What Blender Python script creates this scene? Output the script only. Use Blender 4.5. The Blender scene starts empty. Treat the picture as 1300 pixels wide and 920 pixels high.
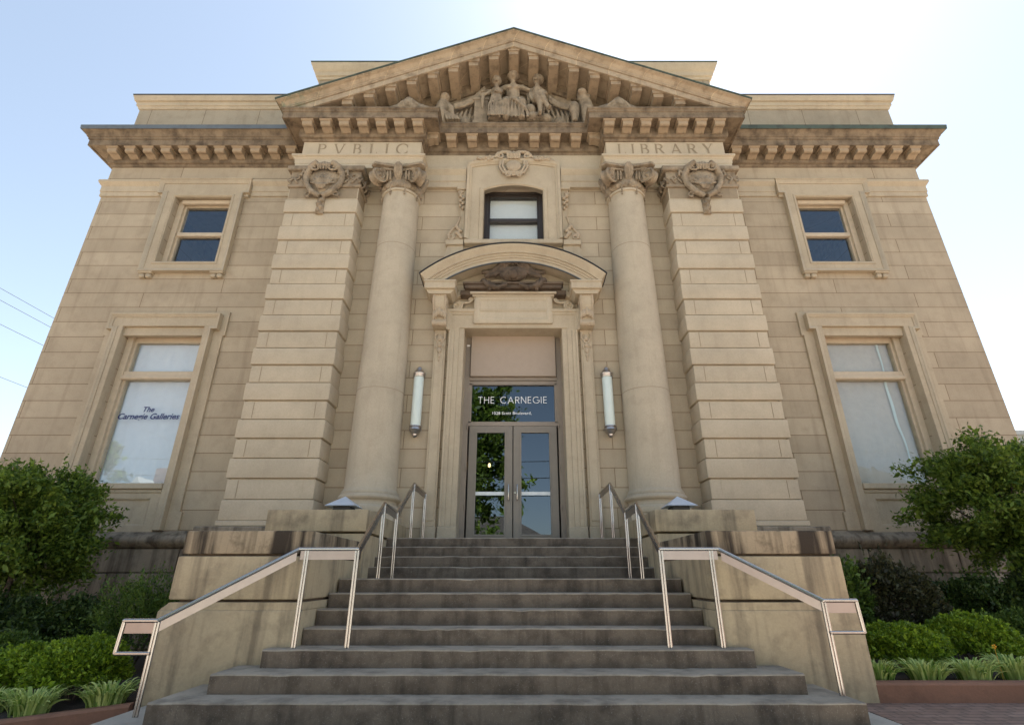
import bpy, bmesh, math, random
import numpy as np
from mathutils import Vector, Matrix
R = math.radians
random.seed(7); rng = np.random.default_rng(11)
S = bpy.context.scene
COL = S.collection
# ------------------------------------------------------------------ camera, sky, sun, exposure
cam_d = bpy.data.cameras.new('camera'); cam = bpy.data.objects.new('camera', cam_d); COL.objects.link(cam)
cam_d.sensor_width = 36; cam_d.lens = 655/1300*36; cam_d.shift_x = -6/1300; cam_d.clip_end = 2000; cam_d.clip_start = .05
cam.location = (.08, 0, 1.09); cam.rotation_euler = (R(90+22.65), 0, 0)
S.camera = cam
SUN_EL, SUN_AZ = 63, 33          # azimuth measured from +y (behind the building) towards +x
world = bpy.data.worlds.new('World'); S.world = world; world.use_nodes = True
wn = world.node_tree.nodes; bg = wn['Background']
sky = wn.new('ShaderNodeTexSky'); sky.sky_type = 'NISHITA'; sky.sun_disc = False
sky.sun_elevation = R(SUN_EL); sky.sun_rotation = R(SUN_AZ); sky.air_density = 1.0; sky.dust_density = .5; sky.ozone_density = 1.0
hs = wn.new('ShaderNodeHueSaturation'); hs.inputs['Saturation'].default_value = .68; hs.inputs['Hue'].default_value = .49
world.node_tree.links.new(sky.outputs[0], hs.inputs['Color']); world.node_tree.links.new(hs.outputs[0], bg.inputs[0]); bg.inputs[1].default_value = .05
sd = bpy.data.lights.new('sun', 'SUN'); sd.energy = 5.0; sd.angle = R(.5); sd.color = (1, .94, .85)
sun = bpy.data.objects.new('sun', sd); COL.objects.link(sun)
tosun = Vector((math.sin(R(SUN_AZ))*math.cos(R(SUN_EL)), math.cos(R(SUN_AZ))*math.cos(R(SUN_EL)), math.sin(R(SUN_EL))))
sun.rotation_euler = tosun.to_track_quat('Z', 'Y').to_euler()
S.view_settings.view_transform = 'Standard'; S.view_settings.look = 'None'; S.view_settings.gamma = 1
S.view_settings.exposure = 2.38
S.cycles.max_bounces = 8; S.cycles.diffuse_bounces = 4; S.cycles.transparent_max_bounces = 12
S.cycles.use_denoising = True

# ------------------------------------------------------------------ materials
def new_mat(name):
    m = bpy.data.materials.new(name); m.use_nodes = True
    nt = m.node_tree; return m, nt, nt.nodes, nt.links, nt.nodes['Principled BSDF']
def mixc(nt, fac, a, b, mode='MIX'):
    n = nt.nodes.new('ShaderNodeMix'); n.data_type = 'RGBA'; n.blend_type = mode
    for sock, v in ((n.inputs[0], fac), (n.inputs[6], a), (n.inputs[7], b)):
        if isinstance(v, (int, float)): sock.default_value = v
        elif isinstance(v, tuple): sock.default_value = (*v, 1) if len(v) == 3 else v
        else: nt.links.new(v, sock)
    return n.outputs[2]
def ramp(nt, src, lo, hi):
    n = nt.nodes.new('ShaderNodeMapRange'); n.inputs[1].default_value = lo; n.inputs[2].default_value = hi
    nt.links.new(src, n.inputs[0]); return n.outputs[0]
def noise(nt, vec, scale, detail=4, rough=.55):
    n = nt.nodes.new('ShaderNodeTexNoise'); n.inputs['Scale'].default_value = scale
    n.inputs['Detail'].default_value = detail; n.inputs['Roughness'].default_value = rough
    nt.links.new(vec, n.inputs['Vector']); return n.outputs['Fac']
def scaled(nt, vec, s):
    n = nt.nodes.new('ShaderNodeMapping'); n.inputs['Scale'].default_value = s
    nt.links.new(vec, n.inputs['Vector']); return n.outputs[0]
def stone(name, col, stain=(.16,.115,.075), amount=.25, streak=.25, joints=None, rough=.85, bump=.25, fine=(14, .5), speck=.0, lo=.5, hi=.75, green=None, sl=(.52, .72), mortar=(.50, .43, .36, 1)):
    """sandstone: blotches, vertical weather streaks, optional ashlar joints (course height, block length, z phase)"""
    m, nt, N, L, P = new_mat(name)
    tc = N.new('ShaderNodeTexCoord'); v = tc.outputs['Object']
    big = noise(nt, v, .9, 5, .6); mid = noise(nt, v, 4.0, 6, .6); fin = noise(nt, v, fine[0]*3, 5, .7)
    c = mixc(nt, ramp(nt, big, .3, .7), tuple(x*.88 for x in col), tuple(min(1, x*1.10) for x in col))
    c = mixc(nt, ramp(nt, fin, .3, .7), c, mixc(nt, .16, c, (.02, .015, .01)))
    bh = fin
    if joints:
        ch, ln, z0 = joints
        sx = N.new('ShaderNodeSeparateXYZ'); L.new(v, sx.inputs[0])
        ad = N.new('ShaderNodeMath'); ad.operation = 'ADD'; L.new(sx.outputs[0], ad.inputs[0]); L.new(sx.outputs[1], ad.inputs[1])
        sb = N.new('ShaderNodeMath'); sb.operation = 'SUBTRACT'; L.new(sx.outputs[2], sb.inputs[0]); sb.inputs[1].default_value = z0 - 40*ch
        a2 = N.new('ShaderNodeMath'); a2.operation = 'ADD'; L.new(ad.outputs[0], a2.inputs[0]); a2.inputs[1].default_value = 60.3
        cb = N.new('ShaderNodeCombineXYZ'); L.new(a2.outputs[0], cb.inputs[0]); L.new(sb.outputs[0], cb.inputs[1])
        br = N.new('ShaderNodeTexBrick'); L.new(cb.outputs[0], br.inputs['Vector'])
        br.inputs['Scale'].default_value = 1; br.inputs['Brick Width'].default_value = ln; br.inputs['Row Height'].default_value = ch
        br.inputs['Mortar Size'].default_value = .009; br.inputs['Mortar Smooth'].default_value = .3; br.inputs['Bias'].default_value = 0
        br.inputs['Color1'].default_value = (.90, .89, .88, 1); br.inputs['Color2'].default_value = (1.05, 1.05, 1.05, 1); br.inputs['Mortar'].default_value = mortar
        c = mixc(nt, 1.0, c, br.outputs['Color'], 'MULTIPLY')
    # blotches of dirt with a shape of their own
    c = mixc(nt, mul(nt, ramp(nt, mid, lo, hi), amount), c, stain)
    st = noise(nt, scaled(nt, v, (5.5, 5.5, .45)), 1.0, 5, .6)
    c = mixc(nt, mul(nt, ramp(nt, st, *sl), streak), c, stain)
    if green is not None:
        sg = N.new('ShaderNodeSeparateXYZ'); L.new(v, sg.inputs[0]); gm = mul(nt, ramp(nt, sg.outputs[0], *green), ramp(nt, noise(nt, v, 5, 5), .42, .6)); c = mixc(nt, mul(nt, gm, .8), c, (.16, .20, .14))
    if speck:
        sp = noise(nt, v, 90, 2, .5); c = mixc(nt, mul(nt, ramp(nt, sp, .62, .7), speck), c, (.6, .57, .5))
    L.new(c, P.inputs['Base Color']); P.inputs['Roughness'].default_value = rough; P.inputs['Specular IOR Level'].default_value = .25
    b = N.new('ShaderNodeBump'); b.inputs['Strength'].default_value = bump; b.inputs['Distance'].default_value = .01
    h = N.new('ShaderNodeMath'); h.operation = 'ADD'; L.new(fin, h.inputs[0]); L.new(mid, h.inputs[1])
    if joints:
        h2 = N.new('ShaderNodeMath'); h2.operation = 'SUBTRACT'; L.new(h.outputs[0], h2.inputs[0]); L.new(br.outputs['Fac'], h2.inputs[1]); h = h2
    L.new(h.outputs[0], b.inputs['Height']); L.new(b.outputs[0], P.inputs['Normal'])
    return m
def mul(nt, a, k):
    n = nt.nodes.new('ShaderNodeMath'); n.operation = 'MULTIPLY'; nt.links.new(a, n.inputs[0])
    if isinstance(k, (int, float)): n.inputs[1].default_value = k
    else: nt.links.new(k, n.inputs[1])
    return n.outputs[0]
def plain(name, col, rough=.5, metal=0, var=.08, bump=0, scale=8, spec=.5):
    m, nt, N, L, P = new_mat(name)
    tc = N.new('ShaderNodeTexCoord'); f = noise(nt, tc.outputs['Object'], scale, 5, .6)
    c = mixc(nt, ramp(nt, f, .3, .7), tuple(x*(1-var) for x in col), tuple(min(1, x*(1+var)) for x in col))
    L.new(c, P.inputs['Base Color']); P.inputs['Roughness'].default_value = rough; P.inputs['Metallic'].default_value = metal
    P.inputs['Specular IOR Level'].default_value = spec
    if bump:
        b = N.new('ShaderNodeBump'); b.inputs['Strength'].default_value = bump; b.inputs['Distance'].default_value = .01
        L.new(noise(nt, tc.outputs['Object'], scale*6, 4, .6), b.inputs['Height']); L.new(b.outputs[0], P.inputs['Normal'])
    return m
def glass(name, ior=1.9, tint=(.75, .8, .82), wave=.0, wscale=2.5):
    m, nt, N, L, P = new_mat(name); N.remove(P)
    tr = N.new('ShaderNodeBsdfTransparent'); tr.inputs[0].default_value = (*tint, 1)
    gl = N.new('ShaderNodeBsdfGlossy'); gl.inputs['Roughness'].default_value = .004; gl.inputs['Color'].default_value = (.74, .87, 1, 1)
    fr = N.new('ShaderNodeFresnel'); fr.inputs[0].default_value = ior
    ge = N.new('ShaderNodeNewGeometry'); iv = N.new('ShaderNodeMath'); iv.operation = 'SUBTRACT'; iv.inputs[0].default_value = 1; L.new(ge.outputs['Backfacing'], iv.inputs[1])
    mx = N.new('ShaderNodeMixShader'); L.new(mul(nt, fr.outputs[0], iv.outputs[0]), mx.inputs[0]); L.new(tr.outputs[0], mx.inputs[1]); L.new(gl.outputs[0], mx.inputs[2])
    if wave:
        tc = N.new('ShaderNodeTexCoord'); b = N.new('ShaderNodeBump'); b.inputs['Strength'].default_value = wave; b.inputs['Distance'].default_value = .01
        L.new(noise(nt, tc.outputs['Object'], wscale, 2, .4), b.inputs['Height']); L.new(b.outputs[0], gl.inputs['Normal'])
    L.new(mx.outputs[0], N['Material Output'].inputs[0]); return m
def leafmat(name, dark, light, trans=.35, gloss=.35):
    m, nt, N, L, P = new_mat(name)
    g = N.new('ShaderNodeNewGeometry'); c = mixc(nt, g.outputs['Random Per Island'], dark, light)
    L.new(c, P.inputs['Base Color']); P.inputs['Roughness'].default_value = .5; P.inputs['Specular IOR Level'].default_value = gloss
    t = N.new('ShaderNodeBsdfTranslucent'); L.new(c, t.inputs[0])
    mx = N.new('ShaderNodeMixShader'); mx.inputs[0].default_value = trans
    L.new(P.outputs[0], mx.inputs[1]); L.new(t.outputs[0], mx.inputs[2]); L.new(mx.outputs[0], N['Material Output'].inputs[0]); return m
def brickmat(name, c1, c2, mortar, w, h, msize=.008, rough=.85):
    m, nt, N, L, P = new_mat(name)
    tc = N.new('ShaderNodeTexCoord'); v = tc.outputs['Object']
    br = N.new('ShaderNodeTexBrick'); L.new(v, br.inputs['Vector']); br.inputs['Scale'].default_value = 1
    br.inputs['Brick Width'].default_value = w; br.inputs['Row Height'].default_value = h; br.inputs['Mortar Size'].default_value = msize
    br.inputs['Color1'].default_value = (*c1, 1); br.inputs['Color2'].default_value = (*c2, 1); br.inputs['Mortar'].default_value = (*mortar, 1)
    c = mixc(nt, mul(nt, ramp(nt, noise(nt, v, 9, 5), .4, .7), .45), br.outputs['Color'], (.05, .035, .03))
    L.new(c, P.inputs['Base Color']); P.inputs['Roughness'].default_value = rough; return m

CSE = .388
STONE = (.43, .345, .245)
M = {}
M['wall'] = stone('ashlar_wall', (.455, .38, .275), amount=.2, streak=.26, joints=(CSE, 3.7, 1.972))
M['centre'] = stone('ashlar_centre', (.47, .395, .287), amount=.12, streak=.12, joints=(CSE, 4.3, 1.972))
M['block'] = stone('dressed_block', (.51, .435, .322), amount=.12, streak=.10)
M['trim'] = stone('dressed_trim', (.475, .40, .29), amount=.16, streak=.15)
M['column'] = stone('column_stone', (.49, .42, .315), amount=.16, streak=.14)
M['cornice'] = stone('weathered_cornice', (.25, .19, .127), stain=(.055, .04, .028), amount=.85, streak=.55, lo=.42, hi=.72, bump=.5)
M['rake'] = stone('weathered_rake', (.44, .35, .245), stain=(.13, .095, .06), amount=.7, streak=.3, lo=.5, hi=.75, bump=.4, green=(-4.7, -5.7), joints=(60, .83, 0), mortar=(1.35, 1.3, 1.22, 1))
M['carve'] = stone('carved_stone', (.36, .29, .205), stain=(.10, .077, .053), amount=.7, streak=.4, lo=.42, hi=.68, bump=.8)
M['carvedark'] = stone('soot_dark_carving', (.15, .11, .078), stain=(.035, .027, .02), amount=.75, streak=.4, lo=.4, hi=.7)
M['carvelight'] = stone('pale_carving', (.44, .36, .26), amount=.25, streak=.1)
M['plinth'] = stone('rough_plinth', (.29, .245, .185), stain=(.06, .048, .036), amount=.6, streak=.8, sl=(.46, .66), bump=.6)
M['cheek'] = stone('tan_cheek_render', (.46, .375, .245), stain=(.085, .068, .05), amount=.5, streak=.6, sl=(.50, .70), bump=.4)
M['cheekcap'] = stone('stained_cheek_cap', (.37, .295, .20), stain=(.04, .031, .023), amount=.95, streak=1.0, sl=(.43, .64), bump=.4)
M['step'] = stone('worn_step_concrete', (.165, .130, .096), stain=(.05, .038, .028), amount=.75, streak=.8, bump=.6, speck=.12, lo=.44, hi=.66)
M['tread'] = stone('skylit_worn_tread', (.34, .295, .235), stain=(.10, .085, .07), amount=.7, streak=.0, bump=.5, speck=.08, lo=.45, hi=.7)  # tread tops paler than risers: wear plus skylight put into the colour
M['modillion'] = stone('modillion_stone', (.37, .285, .192), stain=(.07, .05, .034), amount=.55, streak=.35, lo=.48, hi=.75, bump=.4)
M['attic'] = stone('attic_ashlar', (.37, .32, .24), amount=.3, streak=.25, joints=(1.6, 1.55, 12.0))
M['roughdark'] = stone('rough_brown_stone', (.13, .10, .08), stain=(.04, .03, .025), amount=.8, streak=.3, bump=1.0)
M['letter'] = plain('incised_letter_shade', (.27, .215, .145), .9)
M['copper'] = stone('verdigris_copper', (.075, .10, .08), stain=(.035, .035, .03), amount=1.0, streak=.3, rough=.6)
M['leadblue'] = stone('blue_grey_flashing', (.13, .155, .175), stain=(.05, .055, .06), amount=.5, streak=.2, rough=.45)
M['dark'] = plain('dark_flashing', (.035, .035, .035), .5)
M['paint'] = plain('cream_window_paint', (.50, .415, .30), .55)
M['brownframe'] = plain('dark_brown_frame', (.035, .027, .022), .45)
M['door'] = plain('taupe_door_metal', (.22, .19, .155), .42, .0, .04)
M['doorbrown'] = plain('brown_door_frame', (.27, .225, .18), .5, 0, .05)
M['panel'] = plain('taupe_panel', (.38, .305, .24), .55, 0, .03, spec=.3)
M['steel'] = plain('brushed_stainless', (.42, .40, .38), .25, 1, .05)
M['plate'] = plain('satin_steel_plate', (.34, .295, .27), .36, 1, .06)
M['whitemetal'] = plain('pale_blue_painted_metal', (.50, .56, .64), .45, .3, .04)
M['glassdoor'] = glass('door_glass', 2.05, (.35, .38, .4))
M['glasswin'] = glass('window_glass', 2.05, (.93, .95, .96), .03, 1.1)
M['glassold'] = glass('wavy_old_glass', 1.75, (.93, .95, .95), .35, 2.2)
M['blind'] = plain('white_blind', (.74, .74, .72), .8, 0, .03)
M['blindgrey'] = plain('pale_scrim', (.53, .48, .415), .8, 0, .05)
M['navy'] = plain('navy_vinyl', (.02, .03, .13), .5)
M['white'] = plain('white_vinyl', (.85, .85, .85), .5)
M['frost'] = plain('frosted_stripe', (.75, .78, .78), .6)
M['opal'] = plain('opal_glass_tube', (.62, .70, .66), .3, 0, .02)
M['nickel'] = plain('tarnished_nickel', (.46, .44, .43), .3, 1, .1)
M['black'] = plain('black_metal', (.02, .02, .02), .5)
M['inside'] = plain('dim_interior', (.035, .032, .03), .9)
M['roof'] = plain('roof_tar', (.10, .095, .09), .9)
M['bark'] = plain('bark', (.10, .075, .055), .9, 0, .3, .6, 12)
M['kerb'] = stone('terracotta_kerb', (.25, .13, .085), stain=(.09, .05, .035), amount=.5, streak=.1, bump=.4)
M['soil'] = plain('dark_mulch', (.028, .02, .015), .95, 0, .5, 1.0, 25)

# ------------------------------------------------------------------ object helpers
CHISEL = bpy.data.textures.new('chisel', 'CLOUDS'); CHISEL.noise_scale = .045; CHISEL.noise_depth = 2
WOFF = {}
def woff(o): return WOFF.get(o.name, Vector((0, 0, 0))) if o else Vector((0, 0, 0))
def thing(name, label, cat, loc=(0, 0, 0), group=None):
    o = bpy.data.objects.new(name, None); COL.objects.link(o); o.location = loc; o.empty_display_size = .2
    WOFF[o.name] = Vector(loc); o['label'] = label; o['category'] = cat
    if group: o['group'] = group
    return o
def tag(o, label=None, cat=None, group=None, kind=None):
    if label: o['label'] = label
    if cat: o['category'] = cat
    if group: o['group'] = group
    if kind: o['kind'] = kind
    return o
def shade_auto(me, ang=35):
    me.polygons.foreach_set('use_smooth', [True]*len(me.polygons))
    try: me.set_sharp_from_angle(angle=R(ang))
    except Exception: pass
class MB:
    """collects shapes in world coordinates, links them as ONE mesh object"""
    def __init__(s): s.bm = bmesh.new()
    def box(s, x0, x1, y0, y1, z0, z1, bev=0, seg=1):
        if x0 > x1: x0, x1 = x1, x0
        if y0 > y1: y0, y1 = y1, y0
        vs = [s.bm.verts.new(p) for p in ((x0,y0,z0),(x1,y0,z0),(x1,y1,z0),(x0,y1,z0),(x0,y0,z1),(x1,y0,z1),(x1,y1,z1),(x0,y1,z1))]
        fs = [s.bm.faces.new([vs[i] for i in f]) for f in ((0,3,2,1),(4,5,6,7),(0,1,5,4),(1,2,6,5),(2,3,7,6),(3,0,4,7))]
        if bev:
            es = list({e for f in fs for e in f.edges})
            bmesh.ops.bevel(s.bm, geom=es, offset=bev, segments=seg, affect='EDGES', profile=.6)
        return s
    def hexa(s, p8):
        vs = [s.bm.verts.new(p) for p in p8]
        for f in ((0,3,2,1),(4,5,6,7),(0,1,5,4),(1,2,6,5),(2,3,7,6),(3,0,4,7)): s.bm.faces.new([vs[i] for i in f])
        return s
    def quad(s, *ps): s.bm.faces.new([s.bm.verts.new(p) for p in ps]); return s
    def prism(s, poly, fn, h0, h1):
        """poly of (u,v) extruded between h0 and h1; fn(u,v,h) -> xyz"""
        a = [s.bm.verts.new(fn(u, v, h0)) for u, v in poly]; b = [s.bm.verts.new(fn(u, v, h1)) for u, v in poly]
        s.bm.faces.new(a); s.bm.faces.new(b[::-1]); n = len(a)
        for i in range(n): s.bm.faces.new((a[i], a[(i+1)%n], b[(i+1)%n], b[i]))
        return s
    def mould(s, path, prof, fn, closed=False, zf=None):
        """sweep a closed profile [(q,h)] along path [(u,v)], q to the right of travel, mitred"""
        n = len(path); rows = []
        for i in range(n):
            p = Vector(path[i]); nrm = []
            if closed or i > 0: d = (p - Vector(path[i-1])).normalized(); nrm.append(Vector((d.y, -d.x)))
            if closed or i < n-1: d = (Vector(path[(i+1) % n]) - p).normalized(); nrm.append(Vector((d.y, -d.x)))
            m = nrm[0] if len(nrm) == 1 else (nrm[0]+nrm[1])/(1+nrm[0].dot(nrm[1]))
            row = []
            for q, h in prof:
                w = p + m*q; P = Vector(fn(w.x, w.y, h))
                if zf: P.z += zf(P.x, P.y)
                row.append(s.bm.verts.new(P))
            rows.append(row)
        k = len(prof)
        for i in range(n if closed else n-1):
            a, b = rows[i], rows[(i+1) % n]
            for j in range(k): s.bm.faces.new((a[j], a[(j+1)%k], b[(j+1)%k], b[j]))
        if not closed: s.bm.faces.new(rows[0][::-1]); s.bm.faces.new(rows[-1])
        return s
    def tube(s, pts, r, n=8, caps=True, flat=1.0):
        pts = [Vector(p) for p in pts]; k = len(pts); rr = r if isinstance(r, (list, tuple)) else [r]*k
        prev = None; rings = []
        for i in range(k):
            t = (pts[min(i+1, k-1)] - pts[max(i-1, 0)])
            t = t.normalized() if t.length > 1e-9 else Vector((0, 0, 1))
            if prev is None:
                a = Vector((0, 1, 0)) if abs(t.y) < .9 else Vector((1, 0, 0)); u = t.cross(a).normalized()
            else:
                u = prev - t*prev.dot(t); u = u.normalized() if u.length > 1e-6 else t.orthogonal().normalized()
            prev = u; w = t.cross(u)
            rings.append([s.bm.verts.new(pts[i] + (u*math.cos(a)*flat + w*math.sin(a))*rr[i]) for a in [2*math.pi*j/n for j in range(n)]])
        for i in range(k-1):
            for j in range(n): s.bm.faces.new((rings[i][j], rings[i][(j+1)%n], rings[i+1][(j+1)%n], rings[i+1][j]))
        if caps: s.bm.faces.new(rings[0][::-1]); s.bm.faces.new(rings[-1])
        return s
    def lathe(s, prof, cx, cy, n=24, a0=0, axis='Z'):
        rings = []
        for r, h in prof:
            rings.append([s.bm.verts.new((cx+r*math.cos(a0+2*math.pi*j/n), cy+r*math.sin(a0+2*math.pi*j/n), h)) for j in range(n)])
        for i in range(len(rings)-1):
            for j in range(n): s.bm.faces.new((rings[i][j], rings[i][(j+1)%n], rings[i+1][(j+1)%n], rings[i+1][j]))
        s.bm.faces.new(rings[0][::-1]); s.bm.faces.new(rings[-1]); return s
    def blob(s, c, sc, rot=None, sub=2):
        m = Matrix.Translation(c) @ (rot.to_4x4() if rot else Matrix.Identity(4)) @ Matrix.Diagonal((*((sc,)*3 if isinstance(sc, (int, float)) else sc), 1))
        bmesh.ops.create_icosphere(s.bm, subdivisions=sub, radius=1, matrix=m); return s
    def spiral(s, c, r0, turns, tube_r, side=1, start=0, fn=None, n=26, taper=.45):
        """flat scroll round c, in the plane given by fn(u,v)->offset"""
        pts, rs = [], []
        for i in range(n):
            t = i/(n-1); a = start + side*turns*2*math.pi*t; r = r0*(1-t)**.8 + tube_r*.4
            u, v = r*math.cos(a), r*math.sin(a); o = fn(u, v) if fn else Vector((u, 0, v))
            pts.append(Vector(c)+o); rs.append(tube_r*(1-taper*t))
        return s.tube(pts, rs, 6)
    def build(s, name, mat, parent=None, smooth=35, remesh=None, bevel=None):
        bmesh.ops.recalc_face_normals(s.bm, faces=s.bm.faces)
        me = bpy.data.meshes.new(name); off = woff(parent)
        if off.length: bmesh.ops.translate(s.bm, verts=s.bm.verts, vec=-off)
        s.bm.to_mesh(me); s.bm.free(); me.materials.append(M[mat] if isinstance(mat, str) else mat)
        o = bpy.data.objects.new(name, me); COL.objects.link(o)
        if parent: o.parent = parent
        WOFF[o.name] = off
        if smooth: shade_auto(me, smooth)
        if bevel:
            b = o.modifiers.new('bevel', 'BEVEL'); b.width = bevel; b.segments = 2; b.limit_method = 'ANGLE'; b.angle_limit = R(40)
        if remesh:
            r = o.modifiers.new('remesh', 'REMESH'); r.mode = 'VOXEL'; r.voxel_size = remesh; r.use_smooth_shade = True
            d = o.modifiers.new('chisel', 'DISPLACE'); d.texture = CHISEL; d.strength = min(.032, remesh*1.7); d.texture_coords = 'LOCAL'; d.mid_level = .5
        return o
FX = lambda u, v, h: (u, -h, v)                 # plan of the front: (x, z), h towards the viewer from y = 0
def front(y): return lambda u, v, h: (u, y-h, v)
PLAN = lambda u, v, h: (u, v, h)
def side(fx): return lambda u, v, h: (fx+h, u, v)   # (y, z) section extruded in x
def mirror_pair(f):
    for s in (-1, 1): f(s)

# ------------------------------------------------------------------ lettering by strokes
def arc(cx, cz, rx, rz, a0, a1, n=14): return [(cx+rx*math.cos(R(a0+(a1-a0)*i/n)), cz+rz*math.sin(R(a0+(a1-a0)*i/n))) for i in range(n+1)]
def stroke(mb, pts, w, fn, h, th=.004):
    """w: one width, or a function of the direction (for thick and thin strokes)"""
    P = [Vector(p) for p in pts]; n = len(P); L_, R_ = [], []
    for i in range(n):
        d = (P[min(i+1, n-1)]-P[max(i-1, 0)]).normalized(); nn = Vector((-d.y, d.x)); ww = (w(d) if callable(w) else w)/2
        L_.append(P[i]+nn*ww); R_.append(P[i]-nn*ww)
    for i in range(n-1):
        mb.prism([L_[i], L_[i+1], R_[i+1], R_[i]], fn, h, h+th)
GLY = {
 'T': (.62, [[(.31,0),(.31,1)], [(0,.95),(.62,.95)]]), 'H': (.72, [[(.05,0),(.05,1)], [(.67,0),(.67,1)], [(.05,.52),(.67,.52)]]),
 'E': (.5, [[(.05,0),(.05,1)], [(.05,.95),(.5,.95)], [(.05,.52),(.46,.52)], [(.05,.05),(.5,.05)]]),
 'C': (.86, [arc(.5,.5,.46,.46,50,310,22)]), 'A': (.84, [[(.03,0),(.42,1)], [(.42,1),(.81,0)], [(.17,.33),(.67,.33)]]),
 'R': (.6, [[(.05,0),(.05,1)], [(.05,.95),(.32,.95)]+arc(.32,.73,.22,.22,90,-90,10)+[(.05,.51)], [(.3,.5),(.58,0)]]),
 'N': (.76, [[(.05,0),(.05,1)], [(.05,1),(.71,0)], [(.71,0),(.71,1)]]),
 'G': (.92, [arc(.5,.5,.46,.46,45,355,26), [(.96,.47),(.58,.47)]]), 'I': (.14, [[(.07,0),(.07,1)]]), ' ': (.45, [])}
ROM = {
 'P': (.62, [([(.12,0),(.12,1)],1), ([(.12,.97),(.34,.97)]+arc(.34,.74,.24,.23,90,-90,12)+[(.12,.51)],0), ([(0,.02),(.26,.02)],-1), ([(0,.98),(.14,.98)],-1)]),
 'V': (.86, [([(.08,1),(.44,0)],1), ([(.44,0),(.78,1)],.5), ([(0,.98),(.22,.98)],-1), ([(.66,.98),(.88,.98)],-1)]),
 'B': (.66, [([(.12,0),(.12,1)],1), ([(.12,.97),(.32,.97)]+arc(.32,.76,.2,.21,90,-90,12)+[(.12,.55)],0), ([(.32,.55)]+arc(.34,.29,.26,.26,90,-90,12)+[(.12,.03)],0), ([(0,.98),(.14,.98)],-1), ([(0,.02),(.14,.02)],-1)]),
 'L': (.58, [([(.12,0),(.12,1)],1), ([(.12,.02),(.56,.02)],-1), ([(.56,.02),(.58,.2)],-1), ([(0,.98),(.24,.98)],-1), ([(0,.02),(.12,.02)],-1)]),
 'I': (.26, [([(.13,0),(.13,1)],1), ([(0,.98),(.26,.98)],-1), ([(0,.02),(.26,.02)],-1)]),
 'C': (.86, [(arc(.48,.5,.45,.49,42,318,26),0), ([(.82,.83),(.83,.66)],-1), ([(.82,.17),(.83,.30)],-1)]),
 'R': (.74, [([(.12,0),(.12,1)],1), ([(.12,.97),(.34,.97)]+arc(.34,.75,.22,.22,90,-90,12)+[(.12,.53)],0), ([(.34,.53),(.7,0)],1), ([(0,.98),(.14,.98)],-1), ([(0,.02),(.26,.02)],-1), ([(.62,.02),(.78,.02)],-1)]),
 'A': (.86, [([(.1,0),(.43,1)],.5), ([(.43,1),(.78,0)],1), ([(.2,.34),(.66,.34)],-1), ([(0,.02),(.2,.02)],-1), ([(.66,.02),(.9,.02)],-1)]),
 'Y': (.78, [([(.08,1),(.39,.46)],1), ([(.39,.46),(.7,1)],.5), ([(.39,0),(.39,.46)],1), ([(0,.98),(.2,.98)],-1), ([(.6,.98),(.8,.98)],-1), ([(.26,.02),(.52,.02)],-1)])}
def roman(mb, word, x0, x1, z0, hgt, fn, h0):
    widths = [ROM[c][0]*hgt for c in word]; gap = (x1-x0-sum(widths))/(len(word)-1); x = x0; k = 0
    for c, w in zip(word, widths):
        for pts, t in ROM[c][1]:
            P = [(x+px*hgt, z0+pz*hgt) for px, pz in pts]; k += 1
            if t == 0: wd = lambda d: hgt*(.045+.085*abs(d.y))
            else: wd = hgt*{1: .125, .5: .06, -1: .045}[t]
            stroke(mb, P, wd, fn, h0+.0003*k)
        x += w+gap
def sans(mb, word, x0, x1, z0, hgt, fn, h0, w=.1):
    widths = [GLY[c][0]*hgt for c in word]; gap = (x1-x0-sum(widths))/(len(word)-1); x = x0; k = 0
    for c, wd in zip(word, widths):
        for pts in GLY[c][1]:
            k += 1; stroke(mb, [(x+px*hgt, z0+pz*hgt) for px, pz in pts], hgt*w, fn, h0+.0003*k, .003)
        x += wd+gap
def font_text(name, body, width, x, z, y, mat, parent, shear=0, offset=0, spacing=1.0):
    cu = bpy.data.curves.new(name, 'FONT'); cu.body = body; cu.size = 1; cu.extrude = .004; cu.shear = shear; cu.offset = offset; cu.space_character = spacing
    t = bpy.data.objects.new('tmp', cu); COL.objects.link(t); bpy.context.view_layer.update()
    me = bpy.data.meshes.new_from_object(t.evaluated_get(bpy.context.evaluated_depsgraph_get()))
    bpy.data.objects.remove(t)
    xs = [v.co.x for v in me.vertices]; k = width/(max(xs)-min(xs)); x0 = min(xs); off = woff(parent)
    for v in me.vertices:
        v.co = Vector(((v.co.x-x0)*k + x, y - (v.co.z+.004)*.3, v.co.y*k + z)) - off
    me.materials.clear(); me.materials.append(M[mat]); o = bpy.data.objects.new(name, me); COL.objects.link(o); o.parent = parent; WOFF[o.name] = off
    return o

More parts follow.
